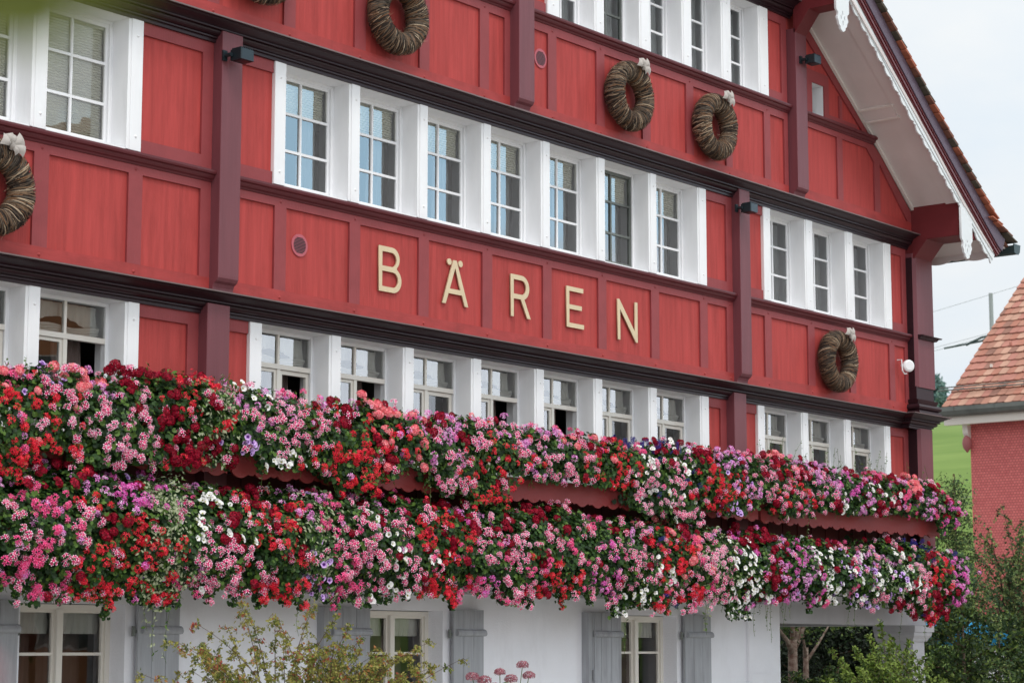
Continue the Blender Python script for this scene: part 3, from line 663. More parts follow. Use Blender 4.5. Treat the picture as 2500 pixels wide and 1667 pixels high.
# gutter with box end, eave soffit and scalloped eave board
gx, gz = RT[-1]
m = MB(); prof = [(gx - .06, gz - .0), (gx - .05, gz - .11), (gx - .01, gz - .13), (gx + .08, gz - .13), (gx + .13, gz - .09), (gx + .15, gz + .0), (gx + .16, gz + .01), (gx + .155, gz + .02), (gx - .06, gz + .02)]
m.slab(prof, -1.0, -.985); 
m.band([(gx - .05, gz - .0), (gx - .035, gz - .10), (gx + .04, gz - .118), (gx + .12, gz - .08), (gx + .14, gz)], [(gx - .06, gz - .01), (gx - .05, gz - .115), (gx + .04, gz - .132), (gx + .135, gz - .09), (gx + .155, gz)], -.985, 10.9)
m.build('gutter', M_gutter, H)
m = MB()
pts_t, n = [], 220
for i in range(n + 1):
    y = -.86 + i * (11.5 / n); u = ((y + .86) % .62) / .62
    dd = .05 + (.05 * math.sin(math.pi * u / .7) ** .7 if u < .7 else .02 * math.sin(math.pi * (u - .7) / .3) ** .7)
    pts_t.append((y, 7.30 - dd))
vs = []
for y, z in pts_t: vs += [(28.10, y, 7.40), (28.10, y, z), (28.125, y, z), (28.125, y, 7.40)]
m.add(vs, [(4 * i + k, 4 * i + (k + 1) % 4, 4 * i + 4 + (k + 1) % 4, 4 * i + 4 + k) for i in range(n) for k in range(4)] + [(0, 3, 2, 1)])
m.build('scalloped_eave_board', M_soffit, H)
m = MB(); m.band([(27.5, 7.70), (28.12, 7.40)], [(27.5, 7.66), (28.12, 7.34)], .4, 10.5); m.band([(28.1, 7.42), (gx, gz - .01)], [(28.1, 7.39), (gx, gz - .04)], -.86, 10.6); m.build('eave_soffit', M_soffit, H)
# carved pendants at the beam ends
def pendant(x, ztop, zs, w, ztip):
    hw = w / 2; zl = zs - ztip
    right = [(hw, 0), (hw, -(ztop - zs)), (hw - .012, -(ztop - zs) - .02)]
    zb = -(ztop - zs)
    right += [(hw - .045, zb - .04), (hw - .05, zb - .075), (hw - .03, zb - .10), (hw - .03, zb - .13), (hw - .055, zb - .155), (hw - .06, zb - .185), (hw - .075, zb - .205), (hw - .105, zb - .22), (hw - .10, zb - .245), (.012, zb - zl)]
    k = zl / .28
    right = [(a, b_ if b_ >= zb else zb + (b_ - zb) * k) for a, b_ in right]; right[-1] = (.010, zb - zl)
    outl = right + [(-a, b_) for a, b_ in right[::-1]]
    def leaf(cx, cz, rx, rz): return [(cx + rx * math.cos(a) * abs(math.cos(a)) ** .0, cz + rz * math.sin(a)) for a in [2 * math.pi * j / 12 for j in range(12)]]
    holes = [leaf(0, zb - .035 * k, .011, .030 * k), leaf(-.048, zb - .10 * k, .012, .034 * k), leaf(.048, zb - .10 * k, .012, .034 * k), leaf(0, zb - .17 * k, .013, .036 * k)]
    shape2d('carved_pendant', [outl] + holes, x, ztop, -.872, .03, M_verge, H)
pendant(27.34, at(WR, 27.34) - .02, 7.37, .335, 7.085); pendant(23.95, at(WR, 23.95) - .02, 9.93, .335, 9.64)

# ---- ground floor
GY = .20
GW = [(11.64, 12.81), (16.0, 17.17), (20.36, 21.51)]
m = MB(); openings_wall(m, XL, 23.80, 0, 2.40, GY, .62, [(a, b_, .75, 1.992) for a, b_ in GW]); m.build('ground_floor_wall', M_plaster, H)
m = MB()  # cornice over the ground floor
m.sweep([(XL, .20), (27.75, .20), (27.75, 7)], [(0, 2.17), (.03, 2.175), (.035, 2.21), (.09, 2.235), (.13, 2.27), (.14, 2.285), (.23, 2.29), (.26, 2.315), (.27, 2.345), (.33, 2.35), (.34, 2.375), (0, 2.40)]); m.build('ground_cornice', M_stone, H)
# quoin pilaster
m = MB(); z = 0.0
for zt in (.72, 1.292, 1.845, 2.16): m.cbox(23.055, 23.806, GY - .045, GY + .1, z + .003, zt - .003, .012); z = zt
m.box(23.06, 23.80, GY - .035, GY + .02, 0, 2.17); m.build('pilaster', M_plaster, H)
# porch beam and corner column
m = MB(); m.box(23.80, 27.80, .17, .55, 1.925, 2.18); m.box(27.25, 27.80, .55, 10.3, 1.925, 2.18); m.build('porch_beam', M_stone, H, bevel=.008)
m = MB(); m.box(27.40, 27.74, .18, .75, 0, 1.70); m.sweep([(27.40, .75), (27.40, .18), (27.74, .18), (27.74, .75)], [(0, 1.46), (.03, 1.462), (.035, 1.49), (0, 1.495)]); 
m.sweep([(27.36, .75), (27.36, .16), (27.78, .16), (27.78, .75)], [(-.05, 1.70), (.0, 1.70), (.02, 1.74), (.05, 1.78), (.055, 1.80), (.055, 1.83), (.08, 1.835), (.08, 1.925), (-.05, 1.925)]); m.box(27.40, 27.74, .2, .75, 1.70, 1.925); m.build('porch_column', M_stone, H)
m = MB(); m.box(27.40, 27.74, 9.6, 10.3, 0, 1.925); m.build('porch_column', M_stone, H)
m = MB(); m.box(23.4, 23.8, .62, 10.5, 0, 2.3); m.build('porch_side_wall', M_plaster, H)
# ground-floor windows
for i, (a, b_) in enumerate(GW):
    y = .40; zb, zt = .75, 1.985
    m = MB((a, GY, zb)); m.box(a, a + .055, y, y + .07, zb, zt); m.box(b_ - .055, b_, y, y + .07, zb, zt); m.box(a + .055, b_ - .055, y, y + .07, zt - .045, zt); m.box(a + .055, b_ - .055, y, y + .07, zb, zb + .06)
    xm = (a + b_) / 2; m.cbox(xm - .035, xm + .035, y - .02, y + .07, zb + .06, zt - .045, .006)
    w = m.build('window', M_cream, H)
    for k, (p, q) in enumerate(((a + .055, xm - .035), (xm + .035, b_ - .055))):
        sash(w, p, q, zb + .06, zt - .045, y + .02, 1, (1.13, 1.553), border=.028, mt=M_cream, name='casement'); pane(w, p + .026, q - .026, zb + .09, zt - .07, y + .045, M_glass2, tilt=rw.uniform(-.004, .004))
        wavy(w, 'curtain', p, q, 1.73, zt - .02, y + .12, M_curt, .008, 7, seed=80 + i * 2 + k)
        wavy(w, 'drape', p, q, zb, 1.74, y + .35, M_dcurt, .02, 3, seed=90 + i * 2 + k)
# shutters
def shutter(x0, x1, hinge_right, tilt=0):
    zb, zt = .70, 2.008; y = GY - .075
    m = MB((x0, y, zb)); w = (x1 - x0) / 3
    for k in range(3): m.cbox(x0 + k * w + .002, x0 + (k + 1) * w - .002, y, y + .035, zb, zt, .004)
    m.box(x0 + .01, x1 - .01, y + .01, y + .03, zb + .01, zt - .01)
    sh = m.build('shutter', M_shut, H)
    for z in (1.73, .92): m = MB((x0, y, zb)); m.sweep([(x0 + .04, y), (x1 + (.012 if not hinge_right else -.0), y)], [(0, z), (.028, z + .004), (.038, z + .02), (.038, z + .035), (.028, z + .058), (.008, z + .072), (0, z + .074)]); m.build('batten', M_shut, sh)
    m = MB((x0, y, zb)); hx = x1 + .02 if hinge_right else x0 - .03
    m.tube([(hx, y + .03, 1.71), (hx, y + .03, 1.80)], .017, 8); m.box(min(hx, x0), max(hx, x0 + .05) if not hinge_right else hx, y + .02, y + .04, 1.735, 1.765); m.build('hinge', M_zinc, sh)
    return sh
shutter(10.98, 11.57, True); shutter(12.90, 13.40, False); shutter(15.36, 15.965, True); shutter(17.26, 17.76, False); shutter(19.68, 20.27, True); shutter(21.58, 22.15, False)
# thin posts (frame stiles) standing beside shutters
m = MB(); m.box(19.60, 19.66, GY - .10, GY, .70, 2.01); m.tube([(19.70, GY - .11, .7), (19.70, GY - .11, 2.0)], .008, 6); m.box(19.67, 19.73, GY - .13, GY - .07, 1.24, 1.36); m.build('shutter_frame', M_shut, H)
m = MB(); m.box(15.27, 15.335, GY - .10, GY, .70, 2.01); m.build('shutter_frame', M_shut, H)
print('house ok', len(bpy.data.objects))

# ================================================================== THINGS ON THE FACADE
# ---- twig wreaths
M_w = [mat('wreath_dark', lin(50, 40, 34), .85), mat('wreath_brown', lin(124, 98, 76), .8), mat('wreath_straw', lin(186, 164, 138), .8), mat('wreath_rust', lin(132, 92, 62), .8), mat('wreath_grey', lin(96, 86, 76), .85)]
def bow(parent, x, y, z, s=1.0, rot=0.0, seed=0):
    rnd = random.Random(seed); m = MB((x, y, z)); cr, sr = math.cos(rot), math.sin(rot)
    def T(p): return (x + s * (p[0] * cr - p[2] * sr), y + s * p[1], z + s * (p[0] * sr + p[2] * cr))
    for side, ang, ln, wd in ((1, 42, .15, .13), (1, -6, .16, .12), (-1, 66, .11, .10), (-1, 14, .12, .12), (1, -34, .10, .08), (1, 80, .10, .09)):
        a = R_(ang + rnd.uniform(-6, 6)); dx, dz = side * math.cos(a), math.sin(a); px, pz = -dz, dx
        rows = []
        for i in range(6):
            t = i / 5; w = wd * (.14 + .86 * t ** .7) ; c = .03 * math.sin(t * 3.0)
            rows.append([T((dx * ln * t + px * w * k, -.035 - c - .020 * math.cos(k * 3.1) - .01 * t, dz * ln * t + pz * w * k)) for k in (-.5, -.25, 0, .25, .5)])
        vs = [p for r in rows for p in r]; m.add(vs, [(i * 5 + j, i * 5 + j + 1, (i + 1) * 5 + j + 1, (i + 1) * 5 + j) for i in range(5) for j in range(4)])
    m.tube([T((-.012, -.05, .03)), T((.0, -.075, 0)), T((.004, -.05, -.045))], [.016, .024, .014], 8)
    return m.build('ribbon_bow', M_ribbon, parent, smooth=True)
def wreath(x, z, y, label, seed, bowpos=(.10, .36), Rm=.305, rt_=.118):
    t = thing('twig_wreath', label, 'wreath', (x, y, z - Rm), 'twig wreaths hung on the facade')
    rnd = random.Random(seed); core = MB((x, y, z)); n, k = 48, 14; vs = []
    for i in range(n):
        a = 2 * math.pi * i / n; rr = rt_ * .90 * (1 + .05 * math.sin(3 * a + seed)); Rr = Rm * (1 + .02 * math.sin(2 * a + seed))
        for j in range(k):
            b_ = 2 * math.pi * j / k; vs.append((x + (Rr + rr * math.cos(b_)) * math.cos(a), y + rr * math.sin(b_), z + (Rr + rr * math.cos(b_)) * math.sin(a) * 1.0))
    core.add(vs, [(i * k + j, i * k + (j + 1) % k, ((i + 1) % n) * k + (j + 1) % k, ((i + 1) % n) * k + j) for i in range(n) for j in range(k)])
    core.build('wreath_core', M_w[0], t)
    # wound strands
    Q, mi = [], []
    for s_ in range(1150):
        a0 = rnd.uniform(0, 2 * math.pi); sl = rnd.uniform(-.05, .30) + .06; b0 = rnd.uniform(0, 2 * math.pi); span = rnd.uniform(1.5, 3.4); w = rnd.choice((.0022, .003, .0042)); seg = 9
        rr = rt_ * rnd.uniform(.90, 1.03) * (1 + .05 * math.sin(3 * a0 + seed)); c = rnd.choices((0, 1, 2, 3, 4), (4, 4, 1.3, 1.1, 4))[0]
        wob = rnd.uniform(-.02, .02); prev = None
        for q in range(seg + 1):
            f = q / seg; b_ = b0 + span * f; a = a0 + sl * f + wob * math.sin(f * 7); r2 = rr + .006 * math.sin(f * 3.14) + (rnd.uniform(0, .012) if q in (0, seg) and rnd.random() < .3 else 0)
            cen = (x + (Rm + r2 * math.cos(b_)) * math.cos(a), y + r2 * math.sin(b_), z + (Rm + r2 * math.cos(b_)) * math.sin(a)); tx, tz = -math.sin(a) * w, math.cos(a) * w
            cur = ((cen[0] - tx, cen[1], cen[2] - tz), (cen[0] + tx, cen[1], cen[2] + tz))
            if prev: Q.append((prev[0], prev[1], cur[1], cur[0])); mi.append(c)
            prev = cur
    for s_ in range(70):   # loose ends
        a = rnd.uniform(0, 2 * math.pi); b_ = rnd.uniform(0, 2 * math.pi); r2 = rt_ * .98; ln = rnd.uniform(.02, .07); d = rnd.uniform(-1, 1)
        p = Vector((x + (Rm + r2 * math.cos(b_)) * math.cos(a), y + r2 * math.sin(b_), z + (Rm + r2 * math.cos(b_)) * math.sin(a)))
        o = Vector((math.cos(a) * math.cos(b_) - math.sin(a) * d, math.sin(b_), math.sin(a) * math.cos(b_) + math.cos(a) * d)).normalized() * ln
        w = Vector((-o.z, 0, o.x)).normalized() * .0014 if abs(o.x) + abs(o.z) > 1e-4 else Vector((.0014, 0, 0))
        Q.append((tuple(p - w), tuple(p + w), tuple(p + o + w * .4), tuple(p + o - w * .4))); mi.append(rnd.choice((1, 2, 3)))
    fast_mesh('twig_winding', np.array(Q), np.array(mi), M_w, t)
    if bowpos: bow(t, x + .07, y - .10, z + .35, .9, rot=R_(-8), seed=seed)
    return t
wreath(20.06, 8.085, -.205, 'left one of the two brown twig wreaths hanging side by side under the uppermost windows', 11, (.18, .385))
wreath(21.90, 8.07, -.205, 'right one of the two brown twig wreaths hanging side by side under the uppermost windows', 12, (.20, .395))
wreath(24.985, 5.44, -.105, 'brown twig wreath with pale bow beside the round white antenna near the house corner', 13, (.20, .38))
wreath(15.94, 8.10, -.205, 'large twig wreath cut by the top edge, above the second window of the long row', 14, (.15, .38))
wreath(14.0, 8.17, -.205, 'twig wreath of which only the lowest bit shows at the top edge of the picture', 15, (.15, .38))
wreath(10.96, 5.45, -.105, 'brown twig wreath with pale bow cut off by the left edge of the picture', 16, (.17, .37))

# ---- floodlights on the posts
def floodlight(x, y, z, label):
    t = thing('floodlight', label, 'floodlight', (x, y, z), 'square floodlights on the posts')
    m = MB((x, y, z)); m.box(x - .075, x - .02, y - .02, y, z - .05, z + .05); m.tube([(x - .045, y - .01, z), (x - .045, y - .10, z + .0)], .020, 10); m.build('wall_bracket', M_lamp, t)
    m = MB((x, y, z))
    m.cbox(x - .02, x + .15, y - .21, y - .06, z - .052, z + .052, .01)
    for k in range(7): m.box(x - .012 + k * .023, x - .004 + k * .023, y - .20, y - .07, z + .052, z + .068)
    o = m.build('lamp_housing', M_lamp, t)
    m = MB((x, y, z)); m.box(x + .0, x + .13, y - .19, y - .08, z - .056, z - .0525); m.build('lamp_glass', M_corn, t)
floodlight(13.64, -.10, 7.165, 'dark square floodlight on the post left of the long middle window row')
floodlight(22.55, -.10, 7.135, 'dark square floodlight on the post right of the long middle window row')
floodlight(24.02, -.21, 9.38, 'dark square floodlight on the gable post beside the small window under the roof')
# ---- round white antenna
t = thing('round_antenna', 'small round white antenna disc on a bracket by the house corner', 'antenna', (27.02, .02, 5.58))
m = MB((27.02, .02, 5.58)); m.tube([(26.86, .02, 5.66), (26.86, -.05, 5.66), (26.86, -.06, 5.50), (26.90, -.07, 5.46), (26.95, -.08, 5.47)], .010, 7); m.tube([(26.86, -.04, 5.58), (26.95, -.09, 5.58)], .014, 7); m.build('bracket', M_plastic, t)
m = MB((27.02, .02, 5.58)); dv = Vector((-.55, -.83, 0)).normalized(); c0 = Vector((26.95, -.10, 5.575)); u = Vector((dv.y, -dv.x, 0)); vs = []; S = 28
rings = [(0, .086, .0), (.030, .086, 0), (.036, .080, 0), (.046, .06, 0)]
for d, r, _ in rings:
    for k in range(S): a = 2 * math.pi * k / S; vs.append(c0 + dv * d + u * r * math.cos(a) + Vector((0, 0, r * math.sin(a))))
m.add(vs, [(i * S + k, i * S + (k + 1) % S, (i + 1) * S + (k + 1) % S, (i + 1) * S + k) for i in range(3) for k in range(S)] + [tuple(range(S)), tuple(range(3 * S, 4 * S))[::-1]]); m.build('dish', M_plastic, t)

# ================================================================== FLOWERS
G1 = leafmat('geranium_leaf_dark', lin(30, 54, 26)); G2 = leafmat('geranium_leaf_mid', lin(52, 84, 36)); G3 = leafmat('geranium_leaf_light', lin(94, 126, 54)); GV = leafmat('variegated_edge', lin(176, 184, 148)); G4 = leafmat('stem_green', lin(92, 112, 52))
FC = {'crim': lin(132, 0, 34), 'crim2': lin(178, 6, 50), 'scar': lin(234, 22, 54), 'scar2': lin(250, 66, 84), 'pinkd': lin(244, 62, 132), 'pinkl': lin(255, 220, 234), 'pinkm': lin(252, 122, 172), 'salm': lin(248, 130, 142), 'salm2': lin(254, 176, 178),
      'lil': lin(240, 138, 216), 'lil2': lin(252, 204, 242), 'mag': lin(240, 92, 188), 'wht': lin(240, 238, 236), 'vio': lin(216, 180, 236), 'viod': lin(122, 58, 158), 'blue': lin(54, 48, 140), 'yel': lin(206, 202, 120), 'wpk': lin(254, 230, 238)}
FCN = list(FC); FM = [leafmat('petal_' + {'crim': 'crimson', 'crim2': 'crimson_light', 'scar': 'scarlet', 'scar2': 'scarlet_light', 'pinkd': 'deep_pink', 'pinkl': 'pale_pink', 'pinkm': 'pink', 'salm': 'salmon', 'salm2': 'salmon_light', 'lil': 'lilac', 'lil2': 'lilac_light', 'mag': 'magenta', 'wht': 'white', 'vio': 'violet', 'viod': 'deep_violet', 'blue': 'salvia_blue', 'yel': 'throat_yellow', 'wpk': 'blush'}[k], FC[k], .10, .6) for k in FCN]
FI = {k: i for i, k in enumerate(FCN)}
rng = np.random.default_rng(7)
def rot_to(n, spin):
    """rotation matrices taking z to n (k,3) with spin angles"""
    n = n / np.linalg.norm(n, axis=1, keepdims=True); a = np.where(np.abs(n[:, 2:3]) < .9, np.array([[0, 0, 1.]]), np.array([[1., 0, 0]]))
    u = np.cross(a, n); u /= np.linalg.norm(u, axis=1, keepdims=True); v = np.cross(n, u); c, s = np.cos(spin)[:, None], np.sin(spin)[:, None]
    return np.stack([u * c + v * s, -u * s + v * c, n], axis=2)
def floret(r, npet, wid, cup, two, ci, co, rnd, lobes=None):
    q, m_ = [], []
    for p in range(npet):
        a = 2 * math.pi * p / npet + rnd.uniform(-.15, .15); L = r * (lobes[p] if lobes else 1) * rnd.uniform(.85, 1.1); w = wid * r
        d = np.array([math.cos(a), math.sin(a), 0]); e = np.array([-math.sin(a), math.cos(a), 0]); zc = np.array([0, 0, 1.]) * cup * r
        p0 = d * .08 * r; pm = d * L * .62 + zc * .6; pt = d * L + zc * rnd.uniform(.6, 1.3)
        if two:
            q.append([p0 - e * w * .25, p0 + e * w * .25, pm + e * w * .9, pm - e * w * .9]); m_.append(ci)
            q.append([pm - e * w * .9, pm + e * w * .9, pt + e * w * .72, pt - e * w * .72]); m_.append(co)
        else:
            q.append([p0, pm + e * w, pt, pm - e * w]); m_.append(ci if rnd.random() < .65 else co)
    return q, m_
def head(kind, seed):
    rnd = random.Random(seed); Q, M_ = [], []
    def put(q, m_, pos, nrm):
        Rm = rot_to(np.array([nrm]), np.array([rnd.uniform(0, 6.28)]))[0]
        for a, b_ in zip(q, m_): Q.append([Rm @ v + pos for v in a]); M_.append(b_)
    spec = {'crimson': ('zon', 'crim', 'crim2'), 'salmon': ('zon', 'salm', 'salm2'), 'scarlet': ('ivy', 'scar', 'scar2', 0), 'pinkwhite': ('ivy', 'pinkd', 'pinkl', 1), 'pink': ('ivy', 'pinkd', 'pinkm', 1), 'blush': ('ivy', 'pinkm', 'wpk', 1),
            'lilac': ('ivy', 'lil', 'lil2', 0), 'magenta': ('ivy', 'mag', 'lil', 0), 'whitegeranium': ('zon', 'wht', 'wht'), 'whitepetunia': ('pet', 'wht', 'wht', 'yel'), 'violetpetunia': ('pet', 'vio', 'wpk', 'viod'), 'salvia': ('sal', 'blue', 'blue'), 'crimivy': ('ivy', 'crim', 'crim2', 0)}[kind]
    if spec[0] == 'zon':
        R0 = .043
        for i in range(24):
            z = 1 - 1.25 * (i + .5) / 24; a = i * 2.39996; s_ = math.sqrt(max(0, 1 - z * z)); n = np.array([s_ * math.cos(a), s_ * math.sin(a), z])
            q, m_ = floret(.023, 4, .55, .25, False, FI[spec[1]], FI[spec[2]], rnd); put(q, m_, n * R0 * rnd.uniform(.72, 1.12) * np.array([1.1, 1, .6]) + np.array([0, 0, .01]), n)
    elif spec[0] == 'ivy':
        k = rnd.choice((6, 7, 9)); R0 = .036
        for i in range(k):
            z = 1 - .85 * (i + .5) / k; a = i * 2.39996 + rnd.uniform(-.3, .3); s_ = math.sqrt(max(0, 1 - z * z)); n = np.array([s_ * math.cos(a), s_ * math.sin(a), z])
            q, m_ = floret(.0235, 5, .27, .2, bool(spec[3]), FI[spec[1]], FI[spec[2]], rnd, (1.15, 1.15, .9, .9, .9)); put(q, m_, n * R0 * rnd.uniform(.85, 1.2), n)
    elif spec[0] == 'pet':
        for i in range(rnd.choice((1, 1, 2))):
            pos = np.array([rnd.uniform(-.03, .03), rnd.uniform(-.03, .03), 0]) if i else np.zeros(3); n = np.array([rnd.uniform(-.4, .4), rnd.uniform(-.4, .4), 1.])
            q, m_ = [], []; S = 10; r = .033
            for k in range(S):
                a, b_ = 2 * math.pi * k / S, 2 * math.pi * (k + 1) / S; rr = lambda t: r * (1 - .07 * math.cos(5 * t)); f = lambda t, rad, z: np.array([rad * math.cos(t), rad * math.sin(t), z])
                q.append([f(a, .010, .0), f(b_, .010, .0), f(b_, rr(b_), .012 + .003 * math.cos(5 * b_)), f(a, rr(a), .012 + .003 * math.cos(5 * a))]); m_.append(FI[spec[1]] if spec[3] != 'viod' or k % 2 else FI['vio'])
                q.append([f(a, .0, -.02), f(a, .0, -.02), f(b_, .0105, .0005), f(a, .0105, .0005)]); m_.append(FI[spec[3]])
                if spec[3] == 'viod': q.append([f(a, .010, .001), f(b_, .010, .001), f(b_, .017, .0045), f(a, .017, .0045)]); m_.append(FI['viod'])
            put(q, m_, pos, n)
    else:
        for s_ in range(3):
            bx, by = rnd.uniform(-.03, .03), rnd.uniform(-.03, .03)
            for i in range(22):
                z = .004 * i + .0; a = i * 2.4; n = np.array([math.cos(a), math.sin(a), .35]); q, m_ = floret(.009, 3, .4, .3, False, FI['blue'], FI['blue'], rnd); put(q, m_, np.array([bx + .008 * math.cos(a), by + .008 * math.sin(a), z]), n)
    return np.array(Q, float), np.array(M_, int)
HEADS = {k: [head(k, 100 + i) for i in range(5)] for k in ('crimson', 'salmon', 'scarlet', 'pinkwhite', 'pink', 'blush', 'lilac', 'magenta', 'whitegeranium', 'whitepetunia', 'violetpetunia', 'salvia', 'crimivy')}
def inst(tpl, pos, nrm, spin, sc):
    q, mi = tpl; k = len(pos); Rm = rot_to(nrm, spin) * sc[:, None, None]
    v = np.einsum('kij,fvj->kfvi', Rm, q) + pos[:, None, None, :]
    return v.reshape(-1, 4, 3), np.tile(mi, k)
def leaf_tpl(kind):
    if kind == 'lobed':   # rounded scalloped leaf, folded, four quads
        P = [(0, 0, 0), (.35, -.25, .06), (.62, .12, .10), (.48, .62, .09), (0, .80, .0), (-.48, .62, .09), (-.62, .12, .10), (-.35, -.25, .06), (0, .28, -.03)]
        q = [(0, 1, 2, 8), (8, 2, 3, 4), (8, 4, 5, 6), (0, 8, 6, 7)]
    else:                 # pointed oval
        P = [(0, 0, 0), (.26, .3, .07), (.22, .7, .05), (0, 1.05, -.04), (-.22, .7, .05), (-.26, .3, .07), (0, .5, -.02)]
        q = [(0, 1, 6, 6), (6, 1, 2, 3), (6, 3, 4, 5), (0, 6, 5, 5)]
    P = np.array(P, float); return np.array([[P[i] for i in f] for f in q])
LT = {k: leaf_tpl(k) for k in ('lobed', 'oval')}
def leaves(kind, pos, nrm, size, choices, probs, rg):
    k = len(pos); tpl = LT[kind]; sp = rg.uniform(0, 6.28, k); Rm = rot_to(nrm, sp) * size[:, None, None]
    v = np.einsum('kij,fvj->kfvi', Rm, tpl) + pos[:, None, None, :]
    mi = rg.choice(choices, k, p=probs); return v.reshape(-1, 4, 3), np.repeat(mi, len(tpl))
def leaf_vary(tpl_r): return tpl_r
def prof_pts(row, zt, zb):
    if row == 'U': return np.array([(-.10, zt - .22), (-.20, zt - .04), (-.34, zt), (-.50, zt - .12), (-.585, zt - .32), (-.56, (zt - .32 + zb) / 2), (-.52, zb)])
    return np.array([(-.14, zt - .18), (-.28, zt - .02), (-.45, zt), (-.64, zt - .14), (-.74, zt - .38), (-.72, (zt - .38 + zb) / 2), (-.62, zb + .08), (-.54, zb)])
def plant(row, xc, hw, zt, zb, topc, botc, label, seed, leafy=1.0, trail=0, vari=False, dens=1.0, box=None):
    zt += -.03 if row == 'U' else (.05 if xc < 21 else -.03); zb += .05 if zb < 3.3 or row == 'D' else .0
    rg = np.random.default_rng(seed); base_z = 3.42 if row == 'U' else 2.62
    t = thing('flowering_plant', label, 'plant', (xc, -.35, base_z), 'flowering plants in the %s row of flower boxes' % ('upper' if row == 'U' else 'lower'))
    P = prof_pts(row, zt, zb); seg = np.linalg.norm(np.diff(P, axis=0), axis=1); cum = np.concatenate([[0], np.cumsum(seg)]); L = cum[-1]
    def surf(n, lo=0.0, hi=1.0, outw=(0, .05)):
        s = rg.uniform(lo, hi, n) * L; u = np.clip(rg.normal(0, .52, n), -1.25, 1.25)
        i = np.clip(np.searchsorted(cum, s) - 1, 0, len(seg) - 1); f = (s - cum[i]) / seg[i]; yz = P[i] + (P[i + 1] - P[i]) * f[:, None]
        d = (P[i + 1] - P[i]) / seg[i][:, None]; nn = np.stack([d[:, 1], -d[:, 0]], 1)   # outward
        nn = np.where(nn[:, :1] > 0.35, -nn, nn)
        x = xc + u * hw; lump = .07 * np.sin(x * 6.1 + seed) * np.sin(s * 7 + seed * 1.7) + .035 * np.sin(x * 17 + s * 13)
        sag = np.where(s / L > .5, .10 * np.abs(u) ** 1.5 * (s / L - .5) * 2, 0) * (zt - zb)
        off_ = rg.uniform(outw[0], outw[1], n) + lump
        pos = np.stack([x, yz[:, 0] + nn[:, 0] * off_, yz[:, 1] + nn[:, 1] * off_ + sag], 1)
        nv = np.stack([rg.normal(0, .45, n) - .12, nn[:, 0] + rg.normal(0, .35, n), nn[:, 1] + rg.normal(0, .35, n) + .25], 1)
        return pos, nv, s / L
    area = L * 2 * hw; Q, Mi = [], []
    # leaves: outer skin plus two deeper layers
    for lo_, dn_, sz in (((-.01, .035), 880, (.024, .048)), ((-.09, -.01), 800, (.03, .055)), ((-.20, -.09), 480, (.04, .07))):
        n = int(area * dn_ * leafy); pos, nv, _ = surf(n, 0, 1, lo_); k, m_ = leaves('lobed', pos, nv, rg.uniform(sz[0], sz[1], n), [0, 1, 2], [.34, .44, .22], rg); Q.append(k); Mi.append(m_)
    if vari:
        n = 520 if vari is True else 1300; pos, nv, _ = surf(n, .15, 1, (.0, .07)); k, m_ = leaves('oval', pos, nv, rg.uniform(.030, .046, n), [3, 2], [.8, .2], rg); Q.append(k); Mi.append(m_)
        k, m_ = leaves('oval', pos + nv / np.linalg.norm(nv, axis=1, keepdims=True) * .0025, nv, np.full(n, .018), [1], [1.], rg); Q.append(k); Mi.append(m_)
    # hanging stems with small leaves, and upright flower stalks
    ncas = (3 if zb < 3.3 else 0) if row == 'U' else 4; cas = [(xc + rg.uniform(-hw, hw), rg.uniform(.0, .07) if row == 'U' else (rg.uniform(.0, .09) if rg.random() < .75 else rg.uniform(.09, .17)), -.60 if row == 'D' else -.53) for _ in range(ncas)]
    for (cx, cl_, yy) in cas:
        nn_ = int(40 + cl_ * 260); f = rg.uniform(0, 1, nn_); pos = np.stack([cx + rg.normal(0, .03 * (1.2 - f * .6)), yy + rg.normal(0, .025, nn_), zb + .12 - f * (cl_ + .12)], 1); k, m_ = leaves('lobed', pos, rg.normal(0, .5, (nn_, 3)) + np.array([-.1, -1, .2]), rg.uniform(.02, .042, nn_), [0, 1, 2], [.34, .44, .22], rg); Q.append(k); Mi.append(m_)
    stems = MBQ(); nst = trail + 3
    for s_ in range(nst):
        long_ = s_ < trail; x = xc + rg.uniform(-hw, hw); ln = rg.uniform(.30, .62) if long_ else rg.uniform(.05, .16); y = -.60 if row == 'D' else -.52; z = zb + .08; pts = []
        for i in range(9): f = i / 8; pts.append((x + .05 * f * rg.uniform(.3, 1) + .02 * math.sin(f * 6 + s_), y + .05 * f, z - ln * f))
        stems.line(pts, .0022, 4)
        n = int(ln / .020); pos = np.array([np.array(pts[min(int(i / n * 8), 8)]) + rg.normal(0, .010, 3) for i in range(n)]).reshape(-1, 3)
        if n: k, m_ = leaves('oval', pos, rg.normal(0, 1, (n, 3)) + np.array([0, -1.2, 0]), rg.uniform(.016, .030, n) * (1.5 if vari else 1), [1, 2, 3], [.15, .15, .7] if vari else ([.4, .35, .25] if long_ else [.6, .4, 0]), rg); Q.append(k); Mi.append(m_)
    for s_ in range(8):
        x = xc + rg.uniform(-hw, hw); y = rg.uniform(-.42, -.2); z = zt - .03; ln = rg.uniform(.04, .16) if xc < 22.5 or row == 'D' else rg.uniform(.08, .42); dx = rg.normal(0, .4)
        pts = [(x, y, z), (x + dx * ln * .5, y - .01, z + ln * .6), (x + dx * ln, y - .02, z + ln)]; stems.line(pts, .0022, 4)
        nl = 2 + int(ln * 22); f_ = rg.uniform(.3, 1, nl)[:, None]; pos = np.array(pts[0]) + (np.array(pts[2]) - np.array(pts[0])) * f_ + rg.normal(0, .012, (nl, 3)); k, m_ = leaves('oval' if ln > .16 else 'lobed', pos, rg.normal(0, 1, (nl, 3)) + np.array([0, -.5, .8]), rg.uniform(.016, .03, nl), [1, 2], [.5, .5], rg); Q.append(k); Mi.append(m_)
